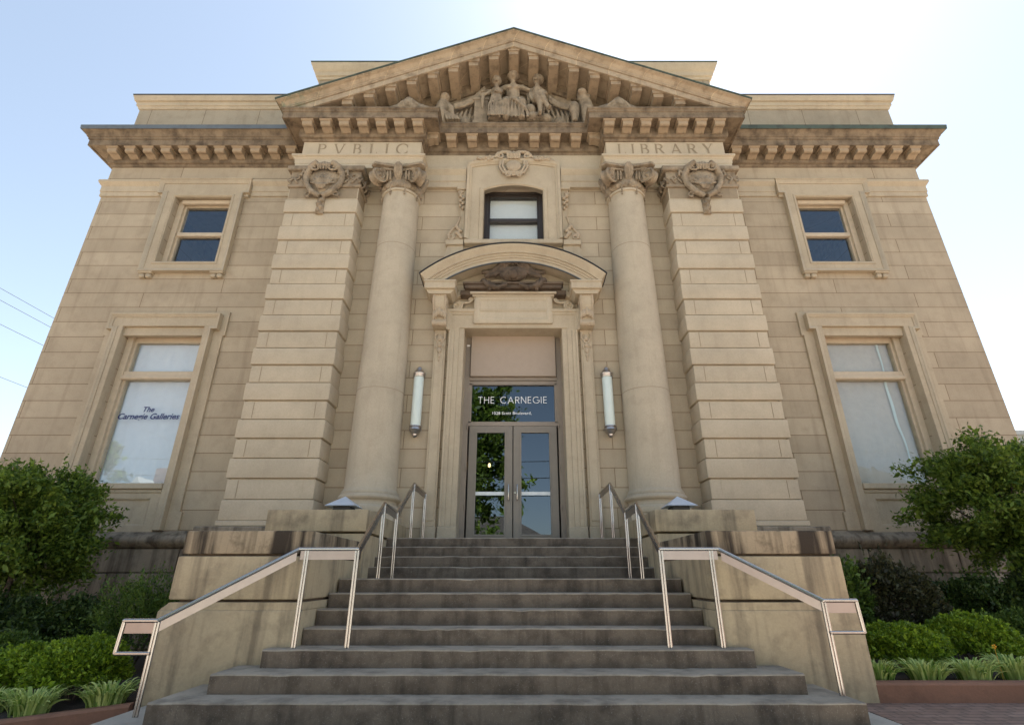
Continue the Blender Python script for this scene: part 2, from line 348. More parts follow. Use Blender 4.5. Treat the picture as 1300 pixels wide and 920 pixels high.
# ------------------------------------------------------------------ ground, street and planting beds (setting)
fall = lambda x, y: -.075*max(0, -x-3.25)              # the street falls away to the left
def sheet(name, x0, x1, y0, y1, z, mat, th=.3):
    return tag(MB().box(x0, x1, y0, y1, z-th, z).build(name, mat, smooth=0), kind='structure')
M['ground'] = plain('town_ground', (.27, .24, .19), .9, 0, .2, 0, .3)
M['pave'] = stone('pale_concrete', (.40, .37, .32), stain=(.15, .14, .13), amount=.4, streak=0, bump=.3)
M['asphalt'] = plain('pale_bounce_road', (.22, .20, .17), .85, 0, .2, .5, 6)  # unseen road, tone made pale to bounce more sun onto the facade
M['lawn'] = plain('far_lawn', (.07, .11, .03), .9, 0, .3, .5, 3)
M['pavers'] = brickmat('brick_pavers', (.22, .135, .10), (.30, .20, .155), (.08, .06, .05), .2, .1, .006)
tag(MB().hexa([(-400, -400, -6), (-60, -400, -6), (-60, 400, -6), (-400, 400, -6), (-400, -400, -4.3), (-60, -400, -4.3), (-60, 400, -4.3), (-400, 400, -4.3)]).hexa([(-60, -400, -6), (-3.2, -400, -1), (-3.2, 400, -1), (-60, 400, -6), (-60, -400, -4.5), (-3.2, -400, -.17), (-3.2, 400, -.17), (-60, 400, -4.5)]).hexa([(-3.2, -400, -1), (400, -400, -1), (400, 400, -1), (-3.2, 400, -1), (-3.2, -400, -.012), (400, -400, -.012), (400, 400, -.012), (-3.2, 400, -.012)]).build('ground', 'ground', smooth=0), kind='structure')
sheet('sidewalk', -3.36, 3.19, -3.5, 5.72, 0, 'pave', .2)
sheet('brick_pavement', 3.205, 60, -3.5, 5.745, 0, 'pavers', .2)
tag(MB().hexa([(-60, -3.5, -5), (-3.36, -3.5, -.3), (-3.36, 5.745, -.3), (-60, 5.745, -5), (-60, -3.5, fall(-60, 0)-.12), (-3.36, -3.5, -.12), (-3.36, 5.745, -.12), (-60, 5.745, fall(-60, 0)-.12)]).build('brick_pavement', 'pavers', smooth=0), kind='structure')
tag(MB().hexa([(-60, -12, -6), (-3.2, -12, -.3), (-3.2, -3.7, -.3), (-60, -3.7, -6), (-60, -12, fall(-60, 0)-.006), (-3.2, -12, -.006), (-3.2, -3.7, -.006), (-60, -3.7, fall(-60, 0)-.006)]).hexa([(-3.2, -12, -.3), (200, -12, -.3), (200, -3.7, -.3), (-3.2, -3.7, -.3), (-3.2, -12, -.006), (200, -12, -.006), (200, -3.7, -.006), (-3.2, -3.7, -.006)]).build('road', 'asphalt', smooth=0), kind='structure')
sheet('far_pavement', -3, 60, -15, -12.1, .1, 'pave', .3)

def strip_prism(name, pts, w, z0, z1, mat):
    mb = MB(); prof = [(0, z0), (0, z1-.02), (.02, z1), (w-.02, z1), (w, z1-.02), (w, z0)]
    return mb.mould(pts, [(-q, h) for q, h in prof], PLAN, zf=fall).build(name, mat)
k1 = strip_prism('kerb', [(3.52, 5.74), (16, 5.74)], .16, -.05, .165, 'kerb'); k1['kind'] = 'structure'
k2 = strip_prism('kerb', [(-16, 3.4), (-6, 4.95), (-4.4, 5.32), (-3.50, 5.62)], .16, -.25, .03, 'kerb'); k2['kind'] = 'structure'
mb = MB()
mb.prism([(3.5, 5.86), (16, 5.86), (16, 10.9), (3.5, 10.9)], PLAN, -.1, .12)
tag(mb.build('planting_soil', 'soil', smooth=0), kind='structure')
mb = MB(); pl = [(-16, 3.5), (-6, 5.05), (-4.4, 5.44), (-3.5, 5.74), (-3.5, 10.9), (-4.4, 10.9), (-6, 10.9), (-16, 10.9)]
for i, j, k, l in ((0, 1, 6, 7), (1, 2, 5, 6), (2, 3, 4, 5)): mb.quad(*[(*pl[q], .0+fall(*pl[q])+(.12 if q > 3 else 0)) for q in (i, j, k, l)])
tag(mb.build('planting_soil', 'soil', smooth=0), kind='structure')

# ------------------------------------------------------------------ the library
YG, YW, YP, YC = 10.80, 10.42, 9.90, 10.30
lib = thing('library_building', 'tan sandstone classical library with pediment, two tall columns and carved PVBLIC LIBRARY frieze', 'library', (0, YW, 0))
def wall_sheet(mb, x0, x1, z0, z1, y, holes, depth):
    xs = sorted({x0, x1, *[h[0] for h in holes], *[h[1] for h in holes]}); zs = sorted({z0, z1, *[h[2] for h in holes], *[h[3] for h in holes]})
    V = {}
    def v(x, z):
        if (x, z) not in V: V[(x, z)] = mb.bm.verts.new((x, y, z))
        return V[(x, z)]
    for i in range(len(xs)-1):
        for j in range(len(zs)-1):
            cx, cz = (xs[i]+xs[i+1])/2, (zs[j]+zs[j+1])/2
            if any(h[0] < cx < h[1] and h[2] < cz < h[3] for h in holes): continue
            mb.bm.faces.new((v(xs[i], zs[j]), v(xs[i+1], zs[j]), v(xs[i+1], zs[j+1]), v(xs[i], zs[j+1])))
    for a, b, c, d in holes:
        mb.quad((a,y,c),(a,y+depth,c),(a,y+depth,d),(a,y,d)); mb.quad((b,y,c),(b,y,d),(b,y+depth,d),(b,y+depth,c))
        mb.quad((a,y,d),(a,y+depth,d),(b,y+depth,d),(b,y,d)); mb.quad((a,y,c),(b,y,c),(b,y+depth,c),(a,y+depth,c))
WC = 8.07                                    # centre of the wing windows
def wing(s):
    m = MB(); X = lambda a: s*a
    up = sorted((X(WC-.73), X(WC+.73))); lo = sorted((X(WC-.94), X(WC+.94)))
    a, b = sorted((X(5.0), X(10.8)))
    wall_sheet(m, a, b, 1.90, 11.30, YG, [(up[0], up[1], 8.25, 10.24), (lo[0], lo[1], 2.68, 6.45)], .42)
    e = X(10.8)
    m.quad((e, YG, 1.9), (e, 24, 1.9), (e, 24, 11.3), (e, YG, 11.3))
    m.build('wing_wall', 'wall', lib, smooth=0)
    # string band with its mouldings, broken by the window ears
    prof = [(-.02, 10.29), (.035, 10.29), (.035, 10.42), (.05, 10.425), (.05, 10.60), (.075, 10.63), (.11, 10.69), (.12, 10.70), (.12, 10.765), (.09, 10.786), (-.02, 10.786)]
    pa = [(-10.8, 13), (-10.8, YG), (-WC-1.2, YG)] if s < 0 else [(WC+1.2, YG), (10.8, YG), (10.8, 13)]
    MB().mould(pa, prof, PLAN).build('string_band', 'trim', lib)
    pb = [(-WC+1.2, YG), (-5.2, YG)] if s < 0 else [(5.2, YG), (WC-1.2, YG)]
    MB().mould(pb, prof, PLAN).build('string_band', 'trim', lib)
    # plinth: torus water table over two rough courses
    m = MB(); tor = [(-.05, 1.62)] + [(.10+.14*math.sin(math.pi*t/8), 1.625+.29*(t/8)) for t in range(9)] + [(.06, 1.955), (-.05, 1.955)]
    pa = [(-10.8, 20), (-10.8, YG), (-3.2, YG)] if s < 0 else [(3.2, YG), (10.8, YG), (10.8, 20)]
    m.mould(pa, tor, PLAN); m.build('water_table', 'plinth', lib)
    m = MB(); x = 3.3; k = 0
    for z0, z1 in ((1.19, 1.615), (.70, 1.175), (-.1, .685)):
        x = 3.3 - .4*k; k += 1
        while x < 10.92:
            x2 = min(x + random.uniform(1.5, 1.9), 10.95)
            m.box(X(x+.006), X(x2-.006), YG-.12, YG+.2, z0, z1, .022, 2); x = x2
    m.build('plinth_course', 'plinth', lib)
    # cornice
    prof = [(-.05, 11.27), (.03, 11.27), (.05, 11.33), (.10, 11.35), (.12, 11.40), (.12, 11.63), (.40, 11.635), (.40, 11.62), (.446, 11.62), (.446, 11.80), (.47, 11.81), (.475, 11.86), (.50, 11.875), (.52, 11.93), (.565, 11.99), (.60, 12.01), (.605, 12.035), (-.05, 12.05)]
    pa = [(-10.8, 24), (-10.8, YG), (-5.28, YG)] if s < 0 else [(5.28, YG), (10.8, YG), (10.8, 24)]
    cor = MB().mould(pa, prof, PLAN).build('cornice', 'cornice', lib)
    fl = [(-.3, 12.053), (.607, 12.037), (.612, 12.015), (.625, 12.015), (.637, 12.135), (.60, 12.145), (-.3, 12.17)]
    MB().mould(pa, fl, PLAN).build('flashing', 'leadblue' if s < 0 else 'copper', cor)
    for i in range(12):
        x = 10.62 - .473*i
        if x > 5.45: modillion((X(x), YG, 0), cor)
    # attic parapet
    m = MB(); a, b = sorted((X(5.0), X(10.72)))
    m.box(a, b, 10.86, 12.2, 12.0, 13.5); m.build('attic_wall', 'attic', lib, smooth=0)
    m = MB(); a, b = sorted((X(5.05), X(10.86)))
    m.box(a, b, 10.72, 12.3, 12.06, 12.36, .01); m.build('attic_base', 'trim', lib)
    pr = [(-.05, 13.45), (.03, 13.46), (.05, 13.53), (.08, 13.55), (.08, 13.66), (.13, 13.68), (.15, 13.76), (.17, 13.80), (.17, 13.84), (-.05, 13.85)]
    pa = [(-10.72, 14), (-10.72, 10.86), (-5.0, 10.86)] if s < 0 else [(5.0, 10.86), (10.72, 10.86), (10.72, 14)]
    ac = MB().mould(pa, pr, PLAN).build('attic_coping', 'trim', lib)
    MB().mould(pa, [(-.1, 13.853), (.18, 13.842), (.185, 13.875), (-.1, 13.885)], PLAN).build('flashing', 'dark', ac)
MODS = {}
def modillion(loc, parent, rot=0, kind='flat'):
    """one scrolled bracket under a corona; its mesh is shared by all copies"""
    if kind not in MODS:
        m = MB(); f = side(-.12)
        sec = [(-.10, 11.42), (-.10, 11.64), (-.385, 11.64), (-.39, 11.50), (-.37, 11.465), (-.33, 11.455), (-.28, 11.47), (-.22, 11.455), (-.16, 11.42)]
        m.prism(sec, f, 0, .24)
        m.prism([(-.10, 11.585), (-.10, 11.645), (-.43, 11.645), (-.42, 11.60), (-.40, 11.585)], side(-.15), 0, .30)
        off = woff(parent); bmesh.ops.recalc_face_normals(m.bm, faces=m.bm.faces)
        me = bpy.data.meshes.new('modillion'); m.bm.to_mesh(me); m.bm.free(); me.materials.append(M['modillion']); shade_auto(me, 25); MODS[kind] = me
    o = bpy.data.objects.new('modillion', MODS[kind]); COL.objects.link(o); o.parent = parent
    o.location = Vector(loc) - woff(parent); o.rotation_euler = (0, 0, rot); WOFF[o.name] = Vector(loc)
    return o
mirror_pair(wing)

def box_frame(m, cx, half_in, half_out, z0, z1, zin0, zin1, y0, y1):
    """rectangular frame: outer half_out/z0/z1, inner half_in/zin0/zin1"""
    m.box(cx-half_out, cx-half_in, y0, y1, z0, z1); m.box(cx+half_in, cx+half_out, y0, y1, z0, z1)
    if z1 > zin1: m.box(cx-half_in, cx+half_in, y0+.002, y1-.002, zin1, z1)
    if zin0 > z0: m.box(cx-half_in, cx+half_in, y0+.002, y1-.002, z0, zin0)
def wing_windows(s):
    cx = s*WC
    # ---- upper sash window
    w = MB()
    box_frame(w, cx, .60, .735, 8.2, 10.26, 8.36, 10.16, YG+.13, YG+.36)
    w.box(cx-.61, cx-.55, YG+.20, YG+.30, 8.3, 10.2); w.box(cx+.55, cx+.61, YG+.20, YG+.30, 8.3, 10.2)
    w.box(cx-.56, cx+.56, YG+.20, YG+.30, 10.10, 10.2); w.box(cx-.56, cx+.56, YG+.24, YG+.30, 8.3, 8.43)
    w.box(cx-.59, cx+.59, YG+.16, YG+.29, 9.17, 9.29, .015)
    w.box(cx-.64, cx+.64, YG+.06, YG+.16, 10.13, 10.25, .02)
    win = w.build('window', 'paint', lib); win['label'] = 'upper sash window with dark bare panes'
    MB().box(cx-.57, cx+.57, YG+.225, YG+.233, 9.25, 10.14).build('pane', 'glasswin', win, smooth=0)
    MB().box(cx-.57, cx+.57, YG+.255, YG+.263, 8.36, 9.22).build('pane', 'glasswin', win, smooth=0)
    a = MB(); F = front(YG)
    a.box(cx-1.02, cx-.732, YG-.075, YG+.05, 8.0, 10.245, .006); a.box(cx+.732, cx+1.02, YG-.075, YG+.05, 8.0, 10.245, .006)
    a.box(cx-1.16, cx+1.16, YG-.073, YG+.05, 10.24, 10.70, .006); a.box(cx-.74, cx+.74, YG-.073, YG+.05, 8.0, 8.255, .006)
    out = [(cx-1.0, 7.99), (cx+1.0, 7.99), (cx+1.0, 10.36), (cx+1.15, 10.36), (cx+1.15, 10.70), (cx-1.15, 10.70), (cx-1.15, 10.36), (cx-1.0, 10.36)]
    a.mould(out, [(-.05, -.05), (-.05, .09), (-.02, .10), (.0, .125), (.04, .14), (.04, -.05)], F, True)
    inn = [(cx-.735, 8.25), (cx+.735, 8.25), (cx+.735, 10.235), (cx-.735, 10.235)]
    a.mould(inn, [(.0, -.02), (.0, .06), (.03, .092), (.06, .092), (.075, .07), (.075, -.02)], F, True)
    a.box(cx-1.21, cx+1.21, YG-.16, YG+.05, 10.745, 10.80, .012)
    a.build('architrave', 'trim', win)
    for q in (-.865, .865):
        b = MB()
        b.box(cx+q-.165, cx+q+.165, YG-.12, YG+.05, 7.90, 7.985, .012)
        for d in (-.078, .078): b.box(cx+q+d-.065, cx+q+d+.065, YG-.10, YG+.05, 7.795, 7.895, .02)
        b.build('sill_bracket', 'trim', win)
    # ---- lower window
    w = MB()
    box_frame(w, cx, .80, .945, 2.86, 6.47, 2.88, 6.30, YG+.12, YG+.38)
    w.box(cx-.82, cx-.75, YG+.19, YG+.30, 2.86, 6.4); w.box(cx+.75, cx+.82, YG+.19, YG+.30, 2.86, 6.4)
    w.box(cx-.755, cx+.755, YG+.19, YG+.30, 6.17, 6.4); w.box(cx-.755, cx+.755, YG+.21, YG+.30, 2.86, 2.92)
    w.box(cx-.84, cx+.84, YG+.10, YG+.30, 5.235, 5.33, .02); w.box(cx-.82, cx+.82, YG+.14, YG+.30, 5.32, 5.44, .012)
    w.box(cx-.86, cx+.86, YG+.05, YG+.16, 6.29, 6.40, .02)
    win = w.build('window', 'paint', lib)
    gm = 'glasswin' if s < 0 else 'glassold'
    MB().box(cx-.76, cx+.76, YG+.225, YG+.233, 5.42, 6.2).build('pane', gm, win, smooth=0)
    MB().box(cx-.76, cx+.76, YG+.225, YG+.233, 2.88, 5.26).build('pane', gm, win, smooth=0)
    bl = MB(); n = 40
    for i in range(n):                                        # a hanging shade with slight waves
        xa, xb = cx-.80+1.6*i/n, cx-.80+1.6*(i+1)/n
        ya, yb = [YG+.335+.006*math.sin(9*t)+.004*math.sin(23*t) for t in (xa, xb)]
        bl.quad((xa, ya, 2.8), (xb, yb, 2.8), (xb, yb, 6.42), (xa, ya, 6.42))
    bl.build('blind', 'blind' if s < 0 else 'blindgrey', win)
    if s < 0:
        win['label'] = 'tall window with a white blind and dark blue lettering'
        font_text('lettering', 'The', .25, cx-.175, 4.50, YG+.222, 'navy', win, .25, .022)
        font_text('lettering', 'Carnegie Galleries', 1.36, cx-.69, 4.335, YG+.222, 'navy', win, .25, .022)
    else:
        m = MB(); n = 30
        for i in range(n):                                     # rumpled hem of the scrim
            z0_, z1_ = 2.9+3.3*i/n, 2.9+3.3*(i+1)/n; xa, xb = [cx+.50+.03*math.sin(2.3*z)+.012*math.sin(7*z) for z in (z0_, z1_)]; w_ = .022+.008*math.sin(3.1*z0_)
            m.quad((xa-w_, YG+.318, z0_), (xa+w_, YG+.305, z0_), (xb+w_, YG+.305, z1_), (xb-w_, YG+.318, z1_))
        m.build('scrim_hem', 'opal', win)
        win['label'] = 'tall window with a plain pale scrim and no lettering'
    a = MB()
    for q in (-1, 1):
        a.box(cx+q*.938, cx+q*1.14, YG-.13, YG+.05, 1.96, 6.46, .008); a.box(cx+q*1.13, cx+q*1.36, YG-.055, YG+.05, 2.30 if q*s < 0 else 2.3, 6.3, .008)
        a.box(cx+q*1.13, cx+q*1.41, YG-.06, YG+.05, 1.96, 2.32, .008)
    a.box(cx-1.26, cx+1.26, YG-.128, YG+.05, 6.455, 6.72, .008)
    a.box(cx-1.41, cx+1.41, YG-.053, YG+.05, 6.25, 6.86, .008)
    a.mould([(cx+1.09, 1.96), (cx+1.09, 6.41), (cx+1.23, 6.41), (cx+1.23, 6.72), (cx-1.23, 6.72), (cx-1.23, 6.41), (cx-1.09, 6.41), (cx-1.09, 1.96)],
            [(-.04, .0), (-.04, .145), (-.01, .155), (.01, .18), (.045, .19), (.05, .0)], F)
    a.build('architrave', 'trim', win)
    si = MB(); si.box(cx-.935, cx+.935, YG-.16, YG+.33, 2.76, 2.875, .012); si.box(cx-.93, cx+.93, YG-.11, YG+.1, 2.685, 2.758, .015); si.build('sill', 'trim', win)
    p = MB(); p.box(cx-.936, cx+.936, YG-.03, YG+.1, 1.96, 2.69)
    p.mould([(cx-.70, 2.08), (cx+.70, 2.08), (cx+.70, 2.56), (cx-.70, 2.56)], [(0, 0), (0, .04), (.03, .06), (.06, .06), (.22, .06), (.23, .0)], front(YG-.025), True)
    p.build('apron_panel', 'trim', win)
mirror_pair(wing_windows)

# ---- centre wall
m = MB()
wall_sheet(m, -4.2, 4.2, 1.6, 11.3, YW, [(-1.11, 1.11, 1.6, 6.27), (-.737, .737, 8.57, 10.26)], .46)
m.build('centre_wall', 'centre', lib, smooth=0)
m = MB()                                                       # the shell behind the facade
m.box(-10.79, 10.79, 24, 24.3, 0, 12); m.box(-10.79, 10.79, 11.1, 24.2, 11.9, 12.0)
m.build('rear_wall', 'wall', lib, smooth=0)
MB().box(-10.78, 10.78, YG+.02, 24, -.2, 1.66).build('foundation', 'plinth', lib, smooth=0)
m = MB(); m.box(-10.7, 10.7, 15.5, 15.6, 1.5, 11.9); m.box(-10.7, 10.7, 10.95, 15.5, 1.5, 1.69); m.box(-10.7, 10.7, 11.4, 15.5, 6.95, 7.1)
m.box(-3.2, -3.1, 10.9, 15.5, 1.69, 11.9); m.box(3.1, 3.2, 10.9, 15.5, 1.69, 11.9)
m.build('interior', 'inside', lib, smooth=0)
# middle string band
prof = [(-.02, 10.19), (.10, 10.19), (.10, 10.36), (.12, 10.37), (.12, 10.56), (.15, 10.60), (.18, 10.68), (.19, 10.69), (.19, 10.765), (.15, 10.785), (-.02, 10.785)]
for q in (-1, 1): MB().mould(sorted([(q*3.7, YW), (q*1.2, YW)]), prof, PLAN).build('string_band', 'trim', lib)
MB().mould([(-3.7, YW), (3.7, YW)], [(-.02, 10.79), (.055, 10.79), (.055, 11.29), (-.02, 11.29)], PLAN).build('frieze_course', 'block', lib, smooth=0)

# ---- piers with banded rustication
def pier(s):
    m = MB(); xi, xo = 3.75, 5.39
    def blk(z0, z1, e, bev=.03):
        a, b = sorted((s*(xi-e), s*(xo+e))); m.box(a, b, YP-e, YG+.1, z0, z1, bev, 2)
    z = 2.44
    a, b = sorted((s*(xi+.03), s*(xo-.03))); m.box(a, b, YP+.03, YG+.05, 2.0, 10.4)
    for k in range(19):
        blk(z+.011, z+CSE-.011, .046 if k % 2 else .018, .02); z += CSE
    if True:                                                    # narrow vertical joints near the ends of the set-back courses
        n0 = len(m.bm.faces); j = m; z = 2.44
        for k in range(0, 19, 2):
            for xx in (xi+.20, xo-.20): j.box(s*xx-.006, s*xx+.006, YP-.0215, YP+.02, z+2*.0+k*CSE+.03, z+k*CSE+CSE-.03)
        m.bm.faces.ensure_lookup_table()
        for f in m.bm.faces[n0:]: f.material_index = 1
    p = m.build('pier', 'block', lib); p.data.materials.append(M['letter'])
    m = MB(); a, b = sorted((s*(xi-.06), s*(xo+.03))); m.box(a, b, YP-.06, YG+.05, 2.06, 2.435, .03, 2)
    a, b = sorted((s*(xi-.1), s*(xo+.05))); m.box(a, b, YP-.09, YG+.05, 1.96, 2.055, .015)
    m.build('pier_base', 'block', p)
    m = MB(); a, b = sorted((s*(xi-.1), s*(xo+.35))); m.box(a, b, YP-.2, YG+.05, 1.70, 1.95, .02); m.build('pier_plinth', 'plinth', p)
    # capital: frieze of leaves between a fillet and an abacus
    m = MB(); a, b = sorted((s*(xi-.03), s*(xo+.03)))
    m.box(a, b, YP-.03, YG, 9.80, 10.30)
    a, b = sorted((s*(xi-.07), s*(xo+.06))); m.box(a, b, YP-.07, YG, 9.775, 9.85, .015)
    a, b = sorted((s*(xi-.12), s*(xo+.12))); m.box(a, b, YP-.12, YG, 10.26, 10.395, .02)
    cp = m.build('capital', 'carve', p)
    m = MB()
    for q in (-1, 1):
        for d in range(3):
            cx = s*4.57 + q*(.52+.17*d)
            m.spiral((cx, YP-.05, 10.02+.05*(d % 2)), .07, 1.3, .022, side=q, start=1.2)
            m.tube([(cx-.06*q, YP-.05, 9.88), (cx, YP-.07, 9.93), (cx+.07*q, YP-.05, 10.06)], [.015, .03, .01], 6)
    yy = [YP+.1+.16*i for i in range(5)]                        # leaves on the inner return
    for y in yy:
        m.spiral((s*(xi-.06), y, 10.03), .065, 1.2, .025, fn=lambda u, v: Vector((0, u, v)))
        m.tube([(s*(xi-.05), y, 9.86), (s*(xi-.1), y+.02, 9.95), (s*(xi-.12), y+.05, 10.12)], [.02, .035, .02], 6)
    m.build('leaf_carving', 'carve', cp, remesh=.017)
    # cartouche: scrolled shield with grotesque mask and pendant
    m = MB(); cx = s*4.57; y = YP-.10
    m.blob((cx, y+.04, 10.02), (.37, .13, .30)); m.blob((cx, y+.04, 9.80), (.27, .12, .30))
    for q in (-1, 1):
        m.tube([(cx+q*.17, y-.13, 10.38), (cx+q*.34, y-.06, 10.28), (cx+q*.44, y-.01, 10.05), (cx+q*.40, y-.01, 9.82), (cx+q*.22, y-.04, 9.55), (cx+q*.03, y-.03, 9.44)], [.075, .085, .075, .07, .075, .065], 8)
        m.spiral((cx+q*.20, y-.12, 10.26), .125, 1.6, .036, side=-q, start=math.pi/2)
        m.spiral((cx+q*.33, y, 9.52), .07, 1.2, .03, side=q, start=-1)
        m.tube([(cx+q*.42, y, 10.12), (cx+q*.54, y, 10.22), (cx+q*.56, y-.02, 10.06)], [.055, .045, .03], 6)
    for d in (-2, -1, 0, 1, 2):
        m.tube([(cx+d*.055, y-.12, 10.40-.02*abs(d)), (cx+d*.075, y-.17, 10.28), (cx+d*.06, y-.13, 10.16)], [.024, .032, .018], 7)
    for d in range(-4, 5):
        an = d*.34; m.tube([(cx+.05*math.sin(an), y-.08, 9.72), (cx+.20*math.sin(an), y-.10, 9.74+.18*math.cos(an)), (cx+.29*math.sin(an), y-.05, 9.76+.33*math.cos(an))], [.022, .034, .026], 6)
    for d in (-2, -1, 0, 1, 2): m.tube([(cx+d*.05, y-.10, 9.76), (cx+d*.055, y-.14, 9.69), (cx+d*.03, y-.10, 9.60)], [.02, .03, .012], 6)
    for i, z in enumerate((9.34, 9.24, 9.14, 9.05)): m.blob((cx+.03*(-1)**i, y-.0, z), (.075-.008*i, .06, .06))
    m.box(cx-.09, cx+.09, y+.02, y+.2, 8.98, 9.4)
    m.build('cartouche', 'carve', p, remesh=.014)
mirror_pair(pier)

# ---- engaged columns
XC = 2.79
def column(s):
    cx = s*XC; r0, r1 = .50, .432
    sh = [(r0+.05, 2.56), (r0+.05, 2.60), (r0+.02, 2.64), (r0, 2.68)]
    for i in range(1, 21):
        t = i/20; sh.append((r0-(r0-r1)*t**1.6, 2.68+(9.66-2.68)*t))
    sh += [(r1, 9.69), (r1+.035, 9.70), (r1+.045, 9.735), (r1+.03, 9.76), (r1, 9.765), (r1, 9.82)]
    col = MB().lathe(sh, cx, YC, 64).build('column', 'column', lib, smooth=30)
    j = MB()
    for z in (4.66, 8.20):
        rr = r0-(r0-r1)*((z-2.68)/6.98)**1.6 + .0015; j.lathe([(rr-.02, z-.005), (rr, z-.005), (rr, z+.005), (rr-.02, z+.005)], cx, YC, 64)
    j.build('drum_joint', 'letter', col, smooth=0)
    b = MB(); b.box(cx-.64, cx+.64, YC-.64, YC+.3, 2.0, 2.17, .012)
    b.lathe([(.50, 2.17), (.60, 2.172), (.635, 2.21), (.645, 2.26), (.63, 2.31), (.59, 2.345), (.55, 2.35), (.545, 2.37), (.53, 2.40), (.535, 2.43), (.56, 2.445), (.585, 2.46), (.60, 2.49), (.585, 2.53), (.56, 2.555), (.50, 2.558)], cx, YC, 56)
    b.build('base', 'column', col, smooth=30)
    m = MB()                                                    # capital with four diagonal volutes
    m.lathe([(.40, 9.78), (.46, 9.80), (.50, 9.90), (.48, 10.0), (.46, 10.25), (.50, 10.3), (.40, 10.3)], cx, YC, 32)
    for k in range(20):                                         # egg and dart ring
        a = 2*math.pi*k/20; m.blob((cx+.47*math.cos(a), YC+.47*math.sin(a), 9.86), (.05, .05, .075), sub=1)
    ab = []                                                     # concave abacus
    for k in range(4):
        a = math.pi/4 + k*math.pi/2; c = Vector((math.cos(a), math.sin(a))); t = Vector((-c.y, c.x))
        ab += [c*.86 - t*.07, c*.86 + t*.07]
        n = a + math.pi/4
        for d in (-.42, 0, .42):
            ab.append(Vector((math.cos(n), math.sin(n)))*(.53+.28*abs(d)**1.3) + Vector((-math.sin(n), math.cos(n)))*d)
    m.prism([(cx+p.x, YC+p.y) for p in ab], PLAN, 10.32, 10.395)
    for k in range(4):
        a = math.pi/4 + k*math.pi/2; c = Vector((math.cos(a), math.sin(a), 0)); t = Vector((-c.y, c.x, 0)); C = Vector((cx, YC, 10.055)) + c*.70
        m.tube([C - t*.09, C - t*.04, C + t*.04, C + t*.09], [.20, .17, .17, .20], 24)
        for q in (-1, 1):
            f = lambda u, v: c*u + Vector((0, 0, v))
            m.spiral(C + t*.10*q, .20, 2.1, .027, side=1, start=1.9, fn=f, n=48, taper=.35); m.blob(C + t*.11*q, .045, sub=1)
        # strap rising from the volute towards the leaf at the middle
        for q in (-1, 1):
            n = a + q*math.pi/4; e = Vector((math.cos(n), math.sin(n), 0))
            m.tube([Vector((cx, YC, 10.26)) + c*.70 + t*q*.08, Vector((cx, YC, 10.275)) + c*.50 + e*.16, Vector((cx, YC, 10.24)) + e*.50 - (e.cross(Vector((0,0,1))))*q*.14], [.03, .03, .022], 6)
        # husk drop below each volute
        for q in (-1, 1):
            base = Vector((cx, YC, 0)) + (c + t*q*.42).normalized()*(r1+.03)
            for i in range(5): m.blob(base + Vector((0, 0, 9.82-.055*i)), (.032-.002*i, .032, .036), sub=1)
    for k in range(4):
        n = k*math.pi/2; e = Vector((math.cos(n), math.sin(n), 0)); t = Vector((-e.y, e.x, 0))
        for d in (-1, 0, 1):
            m.tube([Vector((cx, YC, 9.96)) + e*.46 + t*d*.03, Vector((cx, YC, 10.12)) + e*.54 + t*d*.07, Vector((cx, YC, 10.30)) + e*.60 + t*d*.06, Vector((cx, YC, 10.40)) + e*.62 + t*d*.02], [.02, .045, .05, .02], 7)
        for d in (-.26, -.19, .19, .26): m.tube([Vector((cx, YC, 9.97)) + e*(.49-.25*d*d) + t*d, Vector((cx, YC, 10.1)) + e*(.53-.25*d*d) + t*d, Vector((cx, YC, 10.2)) + e*(.55-.25*d*d) + t*d], [.025, .03, .02], 6)
    m.build('capital', 'carve', col, remesh=.0115)
mirror_pair(column)

# ---- entablature over pier and column
def entablature(s):
    a, b = sorted((s*2.27, s*5.40))
    pa = [(a, YG+.02), (a, 9.88), (b, 9.88), (b, YG+.02)]
    pr = [(-.4, 10.397), (0, 10.397), (0, 10.53), (.012, 10.54), (.018, 10.66), (.03, 10.67), (.04, 10.70), (.075, 10.725), (.085, 10.73), (.085, 10.775), (.06, 10.785), (-.4, 10.785)]
    ar = MB().mould(pa, pr, PLAN); ar.box(a+.3, b-.3, 10.1, YG, 10.41, 10.78); ar = ar.build('architrave', 'block', lib)
    a, b = sorted((s*2.33, s*5.30)); f = MB(); f.box(a, b, 9.92, YG+.02, 10.78, 11.28); f = f.build('frieze', 'block', lib, smooth=0)
    t = MB()
    if s < 0: roman(t, 'PVBLIC', -4.93, -2.66, 10.875, .33, front(9.92), .0008)
    else: roman(t, 'LIBRARY', 2.62, 5.02, 10.875, .33, front(9.92), .0008)
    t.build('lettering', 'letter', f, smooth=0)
mirror_pair(entablature)
A, B = 5.30, 2.33
cpath = [(-A, YG+.3), (-A, 9.92), (-B, 9.92), (-B, YW-.03), (B, YW-.03), (B, 9.92), (A, 9.92), (A, YG+.3)]
prof = [(-.05, 11.27), (.03, 11.27), (.05, 11.33), (.10, 11.35), (.12, 11.40), (.12, 11.63), (.40, 11.635), (.40, 11.62), (.446, 11.62), (.446, 11.80), (.465, 11.81), (.475, 11.86), (.50, 11.88), (.50, 11.925), (-.05, 11.98)]
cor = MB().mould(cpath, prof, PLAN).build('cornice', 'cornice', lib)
for s in (-1, 1):
    for i in range(7): modillion((s*(5.13-.4575*i), 9.92, 0), cor)
    modillion((s*B, 10.09, 0), cor, rot=-s*math.pi/2)
for i in range(7): modillion((-1.605+.535*i, YW-.03, 0), cor)
